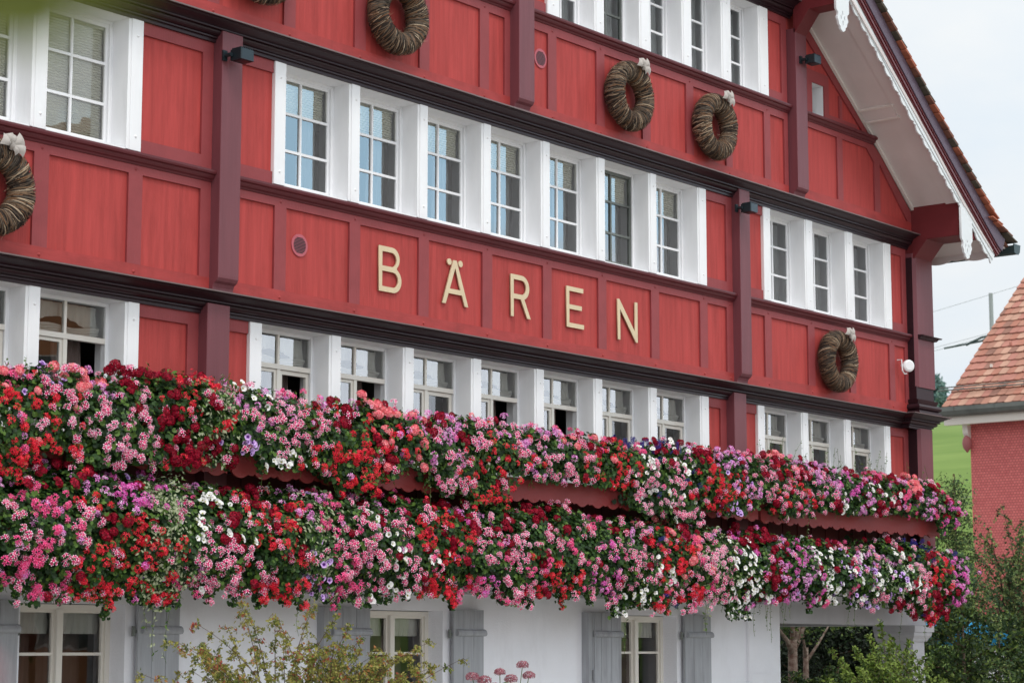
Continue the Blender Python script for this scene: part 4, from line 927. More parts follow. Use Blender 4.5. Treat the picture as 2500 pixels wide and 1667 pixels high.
    k, m_ = stems.get(4); Q.append(k); Mi.append(m_)
    fast_mesh('foliage', np.concatenate(Q), np.concatenate(Mi), [G1, G2, G3, GV, G4], t)
    # blossoms, massed in patches of one colour
    n = int(area * 98 * dens); pos, nv, s = surf(n, .10, 1.0, (.015, .075))
    if row == 'D': keep = (s > .36) | (rg.random(n) < .30); pos, nv, s = pos[keep], nv[keep], s[keep]; n = len(s)
    low = (rg.random(n) < .10) & (s > .78) & (row == 'D'); pos[:, 2] -= np.where(low, rg.uniform(.03, .15, n), 0)
    tall = rg.random(n) < .06; pos[:, 2] += np.where(tall & (s < .4), rg.uniform(.03, .11, n), 0)
    # pull blossoms into loose clumps
    cl, _, cs = surf(max(5, n // 6), .10, 1, (.015, .06)); d = ((pos[:, None, :] - cl[None]) ** 2).sum(2); j = d.argmin(1); pos = pos + (cl[j] - pos) * rg.uniform(0, .32, n)[:, None]
    ckind = []
    for c_s in cs:
        src = topc if rg.random() > np.clip((c_s - .30) / .35, 0, 1) else botc; ckind.append(src[rg.integers(len(src))])
    kinds = np.array([ckind[q] if rg.random() < .82 else ((topc + botc)[rg.integers(len(topc + botc))]) for q in j], dtype=object)
    swap = rg.random(n); kinds = np.array([('pinkwhite' if (k_ == 'crimson' and w_ < .22) or (k_ == 'scarlet' and w_ < .10) else k_) for k_, w_ in zip(kinds, swap)], dtype=object)
    xp, xn, xk = [], [], []
    for c_ in range(ncas):
        cx, cl_, yy = cas[c_]
        kd = botc[rg.integers(len(botc))]
        for q in range(int(2 + cl_ * 26)):
            f = rg.uniform(0, 1); xp.append([cx + rg.normal(0, .028), yy - rg.uniform(.0, .05), zb + .10 - f * (cl_ + .10)]); xn.append([rg.normal(-.1, .4), -1, rg.normal(0, .4)]); xk.append(kd if rg.random() < .85 else botc[rg.integers(len(botc))])
    for c_ in range(5):
        xp.append([xc + rg.uniform(-hw, hw), rg.uniform(-.45, -.2), zt + rg.uniform(.02, .10)]); xn.append([rg.normal(0, .4), -.8, .6]); xk.append(topc[rg.integers(len(topc))])
    pos = np.concatenate([pos, np.array(xp)]); nv = np.concatenate([nv, np.array(xn)]); kinds = np.concatenate([kinds, np.array(xk, dtype=object)]); n = len(pos)
    if 'salvia' in topc:
        spk = np.stack([xc + rg.uniform(-hw * .7, hw * .7, 9), rg.uniform(-.5, -.25, 9), zt + rg.uniform(-.05, .06, 9)], 1); pos = np.concatenate([pos, spk]); nv = np.concatenate([nv, np.tile([0.0, .45, 9.0], (9, 1))]); kinds = np.concatenate([kinds, np.array(['salvia'] * 9, dtype=object)]); n = len(pos)
    Q, Mi = [], []
    for kd in set(kinds):
        for vi in range(5):
            sel = np.array([kinds[q] == kd and (q % 5) == vi for q in range(n)])
            if sel.any(): k, m_ = inst(HEADS[kd][vi], pos[sel], nv[sel] + np.array([0, -.5, .05]), rg.uniform(0, 6.28, sel.sum()), rg.uniform(.66, 1.02, sel.sum())); Q.append(k); Mi.append(m_)
    fast_mesh('blossoms', np.concatenate(Q), np.concatenate(Mi), FM, t)
    return t
class MBQ:
    def __init__(s): s.q = []
    def line(s, pts, r, seg=3):
        P = [np.array(p, float) for p in pts]
        for a, b_ in zip(P, P[1:]):
            d = b_ - a; d /= max(np.linalg.norm(d), 1e-6); u = np.cross(d, [.3, .5, .81]); u /= np.linalg.norm(u); w = np.cross(d, u); rr = r if not isinstance(r, tuple) else r[0]
            c = [u * math.cos(t) + w * math.sin(t) for t in [2 * math.pi * k / 3 for k in range(3)]]
            for k in range(3): s.q.append([a + c[k] * rr, a + c[(k + 1) % 3] * rr, b_ + c[(k + 1) % 3] * rr, b_ + c[k] * rr])
    def get(s, mi): return np.array(s.q), np.full(len(s.q), mi)

# the boxes: scalloped apron boards in front of soil-filled troughs
def flower_box(x0, x1, z0, z1, yf, label, row, per=.29):
    t = thing('flower_box', label, 'flower box', ((x0 + x1) / 2, yf, z0), 'long wooden flower boxes along the facade')
    n = int((x1 - x0) / per * 10); top_, bot_ = [], []
    for i in range(n + 1):
        x = x0 + (x1 - x0) * i / n; u = ((x - x0) % per) / per; d = .050 * math.sin(math.pi * u / .74) ** .7 if u < .74 else .026 * math.sin(math.pi * (u - .74) / .26) ** .7
        top_.append((x, z1)); bot_.append((x, z0 + .045 - d))
    m = MB((x0, yf, z0)); m.band(top_, bot_, yf, yf + .022); m.build('apron_board', M_apron, t)
    m = MB((x0, yf, z0)); m.box(x0 + .005, x1 - .005, yf + .0225, .112, z0 + .08, z0 + .10); m.box(x0 + .005, x1 - .005, yf + .22, yf + .24, z0 + .10, z1 - .01); m.box(x0 + .005, x0 + .025, yf + .0225, yf + .22, z0 + .10, z1 - .01); m.box(x1 - .025, x1 - .005, yf + .0225, yf + .22, z0 + .10, z1 - .01); m.build('trough', M_apron, t)
    m = MB((x0, yf, z0)); m.box(x0 + .03, x1 - .03, yf + .03, yf + .215, z0 + .102, z1 - .03); m.build('soil', M_soil, t)
    for x in (x0 + .3, x1 - .3):
        m = MB((x, yf, z0)); m.box(x - .02, x + .02, yf + .24, .12, z0 + .06, z0 + .09); m.build('box_bracket', M_lamp, t)
YU, YD = -.35, -.50
flower_box(6.0, 13.50, 3.155, 3.40, YU, 'upper red flower box with scalloped edge left of the left post', 'U')
flower_box(13.56, 22.52, 3.155, 3.40, YU, 'upper red flower box with scalloped edge under the long lower window row', 'U')
flower_box(22.58, 27.28, 3.14, 3.40, YU, 'upper red flower box with scalloped edge at the house corner', 'U')
flower_box(6.0, 13.50, 2.42, 2.66, YD, 'lower flower box left of the left post, hidden under hanging flowers', 'D')
flower_box(13.56, 22.52, 2.42, 2.66, YD, 'lower flower box along the middle of the facade, hidden under hanging flowers', 'D')
flower_box(22.58, 27.55, 2.42, 2.66, YD, 'lower flower box over the open porch, hidden under hanging flowers', 'D')
c, s_, pw, pk, bl, li, mg, wg, wp, vp, sv, ci, sa = 'crimson', 'scarlet', 'pinkwhite', 'pink', 'blush', 'lilac', 'magenta', 'whitegeranium', 'whitepetunia', 'violetpetunia', 'salvia', 'crimivy', 'salmon'
UP = [ # x, half width, top, bottom, upper colours, lower colours, leafiness, label
 (10.93, .22, 3.86, 2.93, [pk, li, sa], [s_, s_], 'upper row: pink over scarlet plant at the left edge of the picture'),
 (11.33, .26, 3.88, 3.17, [pk, bl, sa, vp], [pw, s_], 'upper row: tall pink plant with violet petunias under the leftmost open window'),
 (11.82, .29, 3.90, 3.08, [sa, pw, li], [pw, pw, bl], 'upper row: salmon and striped pink plant under the left window pair'),
 (12.28, .26, 3.96, 3.13, [c, bl, c], [pw, pw, bl], 'upper row: plant with crimson heads above striped pink ones right of the left window pair'),
 (12.74, .26, 3.98, 3.12, [c, c, ci], [s_, c], 'upper row: dense deep crimson plant on the red panel left of the left post'),
 (13.13, .25, 4.00, 3.16, [c, c, s_], [s_, s_, c], 'upper row: crimson over scarlet plant just left of the left post'),
 (13.54, .28, 3.97, 3.34, [li, wp, li, bl], [pw, vp], 'upper row: lilac plant with white petunias in front of the left post'),
 (14.04, .32, 3.94, 3.20, [li, pk, bl], [pw, pw, wp], 'upper row: lilac plant with white petunias just right of the left post'),
 (14.54, .31, 3.90, 3.21, [s_, c, bl, c], [pw, s_], 'upper row: crimson and scarlet plant under the first window of the long row'),
 (14.99, .32, 3.92, 3.05, [c, c, li], [s_, s_, s_], 'upper row: crimson plant with scarlet cascade between first and second long-row windows'),
 (15.46, .32, 3.95, 3.20, [c, sa, sa, bl], [s_, s_, c], 'upper row: salmon plant with scarlet below at the second window of the long row'),
 (15.95, .33, 3.92, 3.40, [pk, sa, li, bl], [li, sa, pw], 'upper row: salmon pink and lilac plant right of the second window of the long row'),
 (16.42, .34, 3.90, 3.13, [c, li, li, pk], [pw, bl, pw], 'upper row: lilac plant with striped pink cascade under the third window of the long row'),
 (16.97, .36, 3.94, 3.02, [c, li, pw], [s_, s_, s_], 'upper row: scarlet cascade between third and fourth window of the long row'),
 (17.55, .37, 3.90, 3.42, [li, li, bl, pk], [li, pw, s_], 'upper row: lilac plant under the fourth window of the long row'),
 (18.12, .38, 3.93, 3.34, [li, pk, bl], [pw, li, pw], 'upper row: striped pink and lilac plant left of the bare apron stretch'),
 (18.74, .40, 3.92, 3.36, [sa, pk, c], [s_, pw], 'upper row: salmon plant above the bare scalloped apron'),
 (19.35, .38, 3.88, 3.36, [s_, pk, bl], [s_, s_], 'upper row: loose scarlet plant above the bare scalloped apron'),
 (19.95, .38, 3.89, 3.07, [bl, sv, pk, wp], [wp, pw, bl], 'upper row: blue salvia spikes with white petunias below the sixth long-row window'),
 (20.52, .36, 3.93, 3.02, [c, sv, c, wp], [wp, pw, pw], 'upper row: crimson headed plant trailing white petunias below the last window of the long row'),
 (21.11, .41, 3.93, 3.18, [c, c, li], [s_, s_, s_], 'upper row: crimson plant with scarlet cascade right of the long window row'),
 (21.73, .43, 3.92, 3.15, [li, li, bl], [li, vp, s_], 'upper row: large lilac plant on the red panel left of the right post'),
 (22.37, .45, 3.95, 3.36, [c, pk, c], [pw, pw, bl], 'upper row: crimson and pink plant in front of the right post'),
 (23.03, .46, 3.95, 3.19, [c, c, sa, pk], [pw, s_, c], 'upper row: crimson plant left of the three corner windows'),
 (23.72, .48, 3.94, 3.34, [li, li, c], [li, c, pw], 'upper row: lilac plant under the first of the three corner windows'),
 (24.43, .50, 3.88, 3.32, [li, li, wp], [mg, wp, li], 'upper row: pale lilac plant under the middle corner window'),
 (25.18, .48, 3.90, 3.36, [c, wp, pk], [c, c, wp], 'upper row: crimson and white plant left of the last corner window'),
 (25.96, .52, 3.90, 3.38, [wp, li, bl, sa], [li, pk, c], 'upper row: blush pink plant under the last corner window'),
 (26.70, .46, 3.86, 3.36, [bl, c, li], [c, pk, li], 'upper row: pale pink and crimson plant at the corner post'),
 (27.22, .26, 3.74, 3.20, [c, pk], [pk, mg], 'upper row: small pink plant hanging round the end of the box'),
]
DN = [
 (10.90, .24, 2.90, 2.05, [li, li, pk], [pk, pw], 'lower row: lilac over pink plant at the left edge of the picture'),
 (11.29, .25, 2.96, 1.99, [c, li, li], [pw, pk, pk], 'lower row: crimson and pink plant above the left ground-floor window'),
 (11.68, .27, 3.00, 1.96, [c, c, li], [s_, s_, pw], 'lower row: large crimson balls above striped pink, over the left ground-floor window'),
 (12.09, .26, 2.95, 2.02, [c, vp, mg], [s_, s_, s_], 'lower row: scarlet cascade over the right half of the left ground-floor window'),
 (12.43, .24, 2.99, 1.93, [vp, mg, bl], [mg, s_], 'lower row: grey-green variegated trailer over the shutter right of the left ground-floor window'),
 (12.81, .27, 2.92, 2.10, [wp, li, pw], [pw, pw, pk], 'lower row: striped pink plant with white petunias right of the variegated trailer'),
 (13.21, .28, 2.91, 2.08, [pw, c, bl], [pw, pw, wp], 'lower row: striped pink plant left of the left post line'),
 (13.64, .29, 2.92, 2.06, [c, c, c], [s_, s_, pw], 'lower row: dense crimson over scarlet plant beneath the left post'),
 (13.97, .27, 2.90, 2.00, [c, s_, c], [s_, s_, s_], 'lower row: scarlet cascade right below the left post'),
 (14.37, .30, 2.95, 2.06, [wg, li, vp], [pw, vp, pk], 'lower row: plant with big white heads and violet petunias left of the middle shutters'),
 (14.82, .31, 2.95, 2.04, [li, c, pk], [pw, pk, pw], 'lower row: lilac and pink plant between the white head and the middle shutters'),
 (15.28, .32, 2.93, 2.03, [c, li, pw], [wp, pw, wp], 'lower row: crimson plant trailing white petunias above the left shutter of the middle window'),
 (15.76, .33, 2.97, 2.08, [c, pk, c], [pw, wp, s_], 'lower row: crimson and pink plant above the middle ground-floor window'),
 (16.22, .32, 2.93, 2.10, [c, vp, pk], [s_, s_, s_], 'lower row: narrow scarlet cascade over the middle ground-floor window'),
 (16.73, .35, 2.94, 2.14, [li, pw, c], [pk, mg, pw], 'lower row: lilac plant right of the middle ground-floor window'),
 (17.26, .36, 2.92, 2.06, [c, bl, pw], [pw, pw, pk], 'lower row: striped pink plant above the right shutter of the middle window'),
 (17.81, .37, 2.98, 2.12, [c, s_, c], [s_, c, pw], 'lower row: crimson and scarlet plant over the wide plain wall'),
 (18.34, .38, 2.98, 2.12, [pw, bl, c], [pw, s_, pk], 'lower row: leafy plant with scattered pink heads over the wide plain wall'),
 (18.89, .38, 2.93, 2.16, [bl, li, pk], [pw, mg], 'lower row: leafy plant with few lilac heads below the bare apron stretch'),
 (19.43, .38, 2.92, 2.02, [c, li, c], [wp, pw, wp], 'lower row: crimson plant trailing white petunias over the right ground-floor window\'s left shutter'),
 (19.93, .39, 2.90, 2.03, [sv, c, sa], [wp, pw, s_], 'lower row: blue salvia above white petunias over the right ground-floor window'),
 (20.46, .41, 2.94, 2.11, [sa, sa, c], [pw, s_, pk], 'lower row: salmon headed plant over the right ground-floor window'),
 (21.05, .42, 2.97, 2.12, [c, li, pw], [pw, bl, pk], 'lower row: pink and cream-leaved plant right of the right ground-floor window'),
 (21.66, .43, 2.96, 2.03, [c, c, mg], [wp, wp, wp], 'lower row: crimson plant with a long white petunia cascade left of the quoined pilaster'),
 (22.25, .44, 2.98, 2.16, [c, c, c], [c, c, mg], 'lower row: deep crimson plant above the quoined pilaster'),
 (22.90, .46, 2.96, 2.15, [li, mg, vp], [mg, mg, li], 'lower row: magenta lilac plant right of the quoined pilaster'),
 (23.59, .48, 2.93, 2.16, [c, pk, wp], [wp, wp, pk], 'lower row: white petunia plant over the left end of the porch beam'),
 (24.30, .50, 2.90, 2.20, [li, c, pk], [wp, bl, vp], 'lower row: lilac and white plant over the middle of the porch beam'),
 (25.04, .50, 2.86, 2.16, [li, pk, vp], [vp, wp, pw], 'lower row: violet petunia plant over the right part of the porch beam'),
 (25.82, .50, 3.02, 2.03, [c, c, bl], [pw, wp, c], 'lower row: leafy plant with crimson heads left of the porch column'),
 (26.45, .46, 2.98, 1.98, [sv, c, s_], [s_, s_, c], 'lower row: scarlet and blue salvia plant above the porch column'),
 (27.05, .44, 2.92, 2.20, [li, wg, li], [mg, mg, li], 'lower row: magenta lilac plant sticking out past the house corner'),
]
leafyU = {16: 1.1, 17: .8, 18: 1.0}
for i, (x, hw, zt, zb, tc_, bc, lab) in enumerate(UP):
    plant('U', x, hw * 1.12, zt, zb, tc_, bc, lab, 300 + i, leafy=.85, trail=1 if i in (7, 12, 19, 23) else 0, vari=i in (5,), dens=.62 if i in (17,) else 1.0)
for i, (x, hw, zt, zb, tc_, bc, lab) in enumerate(DN):
    plant('D', x, hw * 1.12, zt, zb, tc_, bc, lab, 400 + i, trail={4: 3, 9: 2, 22: 2, 24: 4, 25: 3, 19: 1, 27: 2, 29: 2}.get(i, 0), vari=2 if i == 4 else i in (9, 22, 28), dens=.55 if i in (17, 18) else (.5 if i == 4 else 1.0))

# ================================================================== NEIGHBOURING HOUSE, POLE, GARDEN
def brickmat(name, c1, c2, mort, sx, sz, bumpd=.4):
    m = bpy.data.materials.new(name); m.use_nodes = True; t = m.node_tree; t.nodes.clear()
    o = N('ShaderNodeOutputMaterial', t); p = N('ShaderNodeBsdfPrincipled', t); p.inputs['Roughness'].default_value = .75; t.links.new(p.outputs[0], o.inputs[0])
    geo = N('ShaderNodeNewGeometry', t); sep = N('ShaderNodeSeparateXYZ', t); cmb = N('ShaderNodeCombineXYZ', t); ad = N('ShaderNodeMath', t, operation='ADD')
    t.links.new(geo.outputs['Position'], sep.inputs[0]); t.links.new(sep.outputs['X'], ad.inputs[0]); t.links.new(sep.outputs['Y'], ad.inputs[1]); t.links.new(ad.outputs[0], cmb.inputs['X']); t.links.new(sep.outputs['Z'], cmb.inputs['Y'])
    br = N('ShaderNodeTexBrick', t); br.inputs['Scale'].default_value = 1; br.inputs['Brick Width'].default_value = sx; br.inputs['Row Height'].default_value = sz; br.inputs['Mortar Size'].default_value = .006; br.inputs['Mortar Smooth'].default_value = .3
    br.inputs['Color1'].default_value = c1; br.inputs['Color2'].default_value = c2; br.inputs['Mortar'].default_value = mort; t.links.new(cmb.outputs[0], br.inputs['Vector']); t.links.new(br.outputs['Color'], p.inputs['Base Color'])
    bp = N('ShaderNodeBump', t, invert=True); bp.inputs['Strength'].default_value = bumpd; bp.inputs['Distance'].default_value = .012; t.links.new(br.outputs['Fac'], bp.inputs['Height']); t.links.new(bp.outputs[0], p.inputs['Normal']); return m
M_shing = brickmat('painted_shingles', lin(222, 122, 118), lin(206, 106, 104), lin(164, 78, 78), .07, .058)
hx, he, hz = 42.35, 42.0, 6.80; yv = 7.15; yw = 6.68; ysouth = -9.0; k_ = .80
NH = thing('neighbouring_house', 'neighbouring house with pink-red shingled wall, orange tiled roof and dark gutter, right of the guesthouse', 'house', (47, -1, 0))
m = MB(); m.box(hx, 52, ysouth, yw, 1.72, 6.9); m.slab([(0, 0)] * 0 or [(hx, 6.9), (52, 6.9), (47.2, 10.6)], yw - .1, yw); m.build('shingled_wall', M_shing, NH)
m = MB(); m.box(hx - .06, 52.05, ysouth, yw + .05, 0, 1.60); m.build('base_wall', M_plaster, NH)
m = MB(); m.box(hx - .10, 52.1, ysouth, yw + .08, 1.60, 1.72); m.build('base_ledge', M_zinc, NH)
m = MB(); m.box(he + .02, he + .16, ysouth, yv - .02, 6.42, 6.60); m.box(he + .16, hx, ysouth, yv - .02, 6.56, 6.60); m.build('eaves_board', M_cream, NH)
for k in range(7):
    y = 6.55 - k * .95; m = MB(); m.box(he - .02, he + .02, y - .12, y + .06, 6.60, 6.64); m.build('gutter_bracket', M_cream, NH)
m = MB(); m.slab([(he + .18, 6.42), (hx, 6.42), (hx, 6.05), (he + .20, 6.24)], yw - .02, yw + .10); m.build('eaves_bracket', M_cream, NH)
m = MB(); zz = [(0, .02), (.05, .035), (.12, .09), (.22, .105), (.32, .085), (.38, .04), (.42, .012)]; S = 12
vs = [(he + .27 + r * math.cos(2 * math.pi * k / S), yw + .04 + r * math.sin(2 * math.pi * k / S), 6.24 - d) for d, r in zz for k in range(S)]
m.add(vs, [(i * S + k, i * S + (k + 1) % S, (i + 1) * S + (k + 1) % S, (i + 1) * S + k) for i in range(len(zz) - 1) for k in range(S)] + [tuple(range(S))]); m.build('carved_drop', mat('faded_pink_paint', lin(168, 104, 104), .6), NH, smooth=True)
m = MB(); pr_ = [(he - .10, hz - .13)] + [(he - .04 + .09 * math.cos(a), hz - .10 + .11 * math.sin(a)) for a in [math.pi * (1 + k / 8) for k in range(9)]] + [(he + .07, hz - .05), (he - .15, hz - .05)]
m.slab([(he - .15, hz + .0), (he - .15, hz - .09), (he - .12, hz - .17), (he - .05, hz - .21), (he + .04, hz - .20), (he + .09, hz - .14), (he + .10, hz - .02), (he - .12, hz - .02)], ysouth, yv + .03)
for k in range(14): m.box(he - .165, he - .15, yv - .35 - k * .95, yv - .32 - k * .95, hz - .10, hz + .005)
m.build('gutter', M_zinc, NH)
M_rt = [mat('roof_tile_orange', lin(172, 124, 106), .8, var=.12, nscale=2.5, grime=.25), mat('roof_tile_rust', lin(176, 120, 106), .8, var=.12, nscale=2.5, grime=.25), mat('roof_tile_sand', lin(190, 148, 128), .85, var=.12, nscale=2.5, grime=.3), mat('roof_tile_brown', lin(146, 106, 92), .85, var=.15, nscale=2.5, grime=.4), mat('roof_tile_red', lin(172, 116, 98), .8, var=.1, nscale=2.5, grime=.2)]
rn = random.Random(9); Q, Mi = [], []; cs_ = 1 / math.hypot(1, k_); sx, sz = cs_, k_ * cs_; exp_ = .295; L_ = 5.3 / cs_; nrow = int(L_ / exp_)
for r in range(nrow + 1):
    s0 = r * exp_; off_ = (r % 2) * .09; y = yv - 0.0
    i = 0
    while y > ysouth:
        w = .185; 
        if i == 0 and r % 2: w = .095
        i += 1; ja = rn.uniform(-.014, .014); up_ = .045 + rn.uniform(0, .010); c_ = rn.choices(range(5), (4, 4, 3, 1.6, 3))[0]
        def P(s, h, yy): return (he + s * sx - h * sz, yy, hz + s * sz + h * sx)
        a0 = P(s0 + ja, up_, y); a1 = P(s0 + ja, up_, y - w + .004); b0 = P(s0 + exp_ * 1.25, .012, y); b1 = P(s0 + exp_ * 1.25, .012, y - w + .004)
        m0 = P(s0 + ja - .02, up_ + .002, y - w * .3); m1 = P(s0 + ja - .02, up_ + .002, y - w * .7)
        Q.append((m0, m1, b1, b0)); Q.append((a0, m0, b0, b0)); Q.append((m1, a1, b1, b1))
        lo = lambda p: (p[0] + .020 * sz, p[1], p[2] - .020 * sx)
        Q += [(a0, lo(a0), lo(m0), m0), (m0, lo(m0), lo(m1), m1), (m1, lo(m1), lo(a1), a1)]; Mi += [c_] * 6
        y -= w
tl = fast_mesh('roof_tiles', np.array(Q), np.array(Mi), M_rt, NH)
top_x, top_z = he + L_ * sx, hz + L_ * sz
m = MB(); m.slab([(he, hz - .02), (top_x, top_z - .02), (2 * top_x - he, hz - .02), (2 * top_x - he, hz - .12), (top_x, top_z - .14), (he, hz - .12)], ysouth, yv - .02); m.build('roof_deck', M_rt[3], NH)
m = MB(); m.tube([(top_x, ysouth, top_z + .02), (top_x, yv, top_z + .02)], .11, 10); m.build('ridge_tiles', M_rt[1], NH)
m = MB()
for s in (.50, .62): P0 = (he + s * sx - .14 * sz, hz + s * sz + .14 * sx); m.tube([(P0[0], yv + .25, P0[1]), (P0[0], ysouth, P0[1])], .014, 6)
for k in range(10):
    y = yv - .25 - k * 1.0; m.tube([(he + .7 * sx, y, hz + .7 * sz + .04), (he + .44 * sx - .16 * sz, y, hz + .44 * sz + .16 * sx)], .012, 5)
m.build('snow_rail', M_zinc, NH)
for r, o_ in ((2, .5), (4, 1.4), (5, .35), (7, 1.2), (8, .5), (10, 1.0), (12, .45), (3, 2.3), (6, 2.1)):
    s = r * exp_; y = yv - .3 - o_; m = MB(); m.box(he + s * sx - .07 * sz - .02, he + s * sx - .05 * sz + .03, y - .02, y + .02, hz + s * sz + .04, hz + s * sz + .11); m.build('snow_hook', M_cream if r % 2 else M_rt[1], NH)

# ---- power pole and wires
pt = thing('power_pole', 'grey concrete power pole with cross arms on the slope behind the tiled roof', 'pole', (80, 24.4, 0.8))
m = MB(); m.tube([(80, 24.42, .8), (80, 24.42, 16.1)], [.11, .085], 8); m.build('mast', M_concrete, pt)
m = MB(); m.tube([(80, 26.6, 14.0), (80, 24.9, 14.15), (80, 24.42, 14.35), (80, 23.6, 14.55)], .04, 6); m.tube([(80, 25.6, 14.05), (80, 24.9, 14.3), (80, 24.42, 14.35)], .05, 6); m.build('cross_arm', M_gutter, pt)
m = MB(); m.tube([(80, 26.9, 10.95), (80, 24.4, 11.2)], .04, 6); m.build('cross_arm', M_gutter, pt)
for k, (y, z) in enumerate(((24.42, 16.05), (26.6, 14.0), (23.6, 14.6), (26.9, 10.95), (24.9, 11.1), (25.4, 7.8), (26.4, 7.7))):
    m = MB(); pts = [(80 + (f - .5) * 60, y + (f - .5) * -90 * -1, z - 2.2 * (1 - (2 * f - 1) ** 2) * 0 + 1.2 * (2 * f - 1) ** 2 - 0) for f in [i / 24 for i in range(25)]]
    m.tube(pts, .008, 4); w_ = m.build('overhead_wire', M_concrete, None); tag(w_, ['thin overhead wire running to the top of the power pole', 'overhead wire at the left end of the upper cross arm', 'overhead wire at the right end of the upper cross arm', 'overhead wire at the left end of the lower cross arm', 'overhead wire beside the mast at the lower cross arm', 'low overhead wire just above the gutter of the neighbouring house', 'lowest overhead wire behind the gutter of the neighbouring house'][k], 'wire', 'overhead wires at the power pole')

# ---- foliage builders
def leafcloud(name, pts, size, mats, probs, parent, rg, kind='oval', up=.2, droop=None):
    pos = np.array(pts); n = len(pos); nv = rg.normal(0, 1, (n, 3)) + np.array([-.3, -.6, up]); Q, Mi = leaves(kind, pos, nv, rg.uniform(size[0], size[1], n), list(range(len(mats))), probs, rg)
    return fast_mesh(name, Q, Mi, mats, parent)
Fd = [leafmat('leaf_dark_hedge', lin(40, 60, 34)), leafmat('leaf_mid_hedge', lin(62, 86, 42)), leafmat('leaf_light_tip', lin(104, 124, 58))]
Fc = [leafmat('needle_dark', lin(58, 82, 50)), leafmat('needle_mid', lin(96, 120, 68)), leafmat('needle_tip', lin(146, 160, 98))]
Fk = [leafmat('shade_leaf_dark', lin(26, 38, 24)), leafmat('shade_leaf_mid', lin(28, 42, 24)), leafmat('shade_leaf_light', lin(44, 60, 32))]  # shade of the garden behind the porch put into the leaf colour
Fm = [leafmat('maple_olive', lin(134, 138, 66), .35), leafmat('maple_yellow', lin(172, 166, 90), .35), leafmat('maple_orange', lin(176, 122, 72), .35), leafmat('maple_green', lin(88, 104, 46), .35), leafmat('maple_red', lin(170, 84, 68), .35)]
Fg = [leafmat('bush_green', lin(86, 108, 42), .3), leafmat('bush_light', lin(128, 148, 66), .3), leafmat('bush_dark', lin(60, 84, 32), .3)]
def crown_tree(name, x, y, h, r, z0, label, cat, seed, mats, probs, n, size, group=None, trunk_r=.07, cone=False, trunkmat=None):
    rg = np.random.default_rng(seed); t = thing(name, label, cat, (x, y, 0), group)
    stems = MBQ(); pts = []; nb = int(14 + h * 7)
    for b_ in range(nb):
        f = (b_ + .5) / nb; zb = z0 + (h - z0) * f * .96; rr = r * ((1 - f) ** .75 * .95 + .06 if cone else math.sin(math.pi * min(max(f * .86 + .12, 0), 1)) ** .6) * rg.uniform(.65, 1.15); a = b_ * 2.4 + rg.uniform(-.4, .4)
        e = np.array([x + rr * math.cos(a), y + rr * math.sin(a), zb + (.12 if not cone else -.05) * rr + rg.uniform(-.05, .1)]); s = np.array([x, y, zb - .25 * rr * (1 if not cone else .2)]); mid = (s + e) / 2 + np.array([0, 0, .12 * rr]); stems.line([s, mid, e], .012 * (1.6 - f), 3)
        m_ = int(n / nb * (rr / r + .25))
        for q in range(m_):
            g = rg.uniform(.15, 1.05) ** .7; p = s * (1 - g) ** 2 + 2 * mid * g * (1 - g) + e * g * g; pts.append(p + rg.normal(0, 1, 3) * np.array([.16, .16, .10]) * r * (1.15 - .5 * g))
    for f in (0, ): stems.line([(x, y, 0), (x + .02, y, h * .5), (x, y, h)], trunk_r * .5, 3)
    Q, Mi = stems.get(0); fast_mesh('branches', Q, Mi, [M_twig], t)
    m = MB((x, y, 0)); m.tube([(x, y, 0), (x + .03, y + .02, h * .3), (x, y, h * .6), (x, y, h * .97)], [trunk_r, trunk_r * .8, trunk_r * .5, .01], 8); m.build('trunk', trunkmat or M_bark, t, smooth=True)
    leafcloud('crown', pts, size, mats, probs, t, rg); return t
crown_tree('conifer_tree', 35.3, 3.5, 4.75, .95, .4, 'slender conifer with loose feathery tips beside the house corner, in front of the meadow', 'tree', 1, Fc, [.45, .37, .18], 17000, (.03, .07), cone=True, trunk_r=.04)
for i, (x, y, h, r, lab) in enumerate(((34.0, 2.75, 2.45, .75, 'dark green shrub just right of the porch column'), (36.8, 3.45, 2.35, .8, 'thin shrub in front of the left end of the white base wall'), (37.9, 3.4, 2.2, .7, 'thinnest leafy shrub at the right edge before the white base wall'),
        (34.4, 6.2, 3.2, 1.5, 'dark garden shrub seen through the left part of the porch opening'), (35.5, 6.0, 3.0, 1.3, 'dark garden shrub seen through the middle of the porch opening'), (35.7, 5.3, 2.8, 1.0, 'dark garden shrub seen through the right part of the porch opening'), (37.0, 9.0, 3.2, 1.6, 'dark garden shrub deep behind the pale forked trunk'), (38.5, 8.0, 3.6, 1.8, 'tall dark shrub at the far end of the garden'))):
    crown_tree('garden_shrub', x, y, h, r, .1 if i else .2, lab, 'shrub', 30 + i, Fk if i > 2 else Fd, [.55, .38, .07] if i > 2 else [.4, .4, .2], [5200, 4200, 1500, 12000, 9000, 8000, 12000, 9000][i], (.05, .10), 'garden shrubs behind the guesthouse', trunk_r=.05)
for i, (x, y, h, r, lab) in enumerate(((29.9, 3.7, 1.2, .45, 'low leafy perennial in the shade at the foot of the forked trunk'), (31.0, 3.5, 1.3, .5, 'low leafy perennial in the shade right of the leaning trunk'), (32.6, 3.6, 1.25, .55, 'low leafy perennial behind the fresh green bush'))):
    crown_tree('garden_perennial', x, y, h, r, .05, lab, 'plant', 50 + i, Fd, [.4, .4, .2], 2600, (.04, .09), 'low plants in the shaded garden', trunk_r=.02)
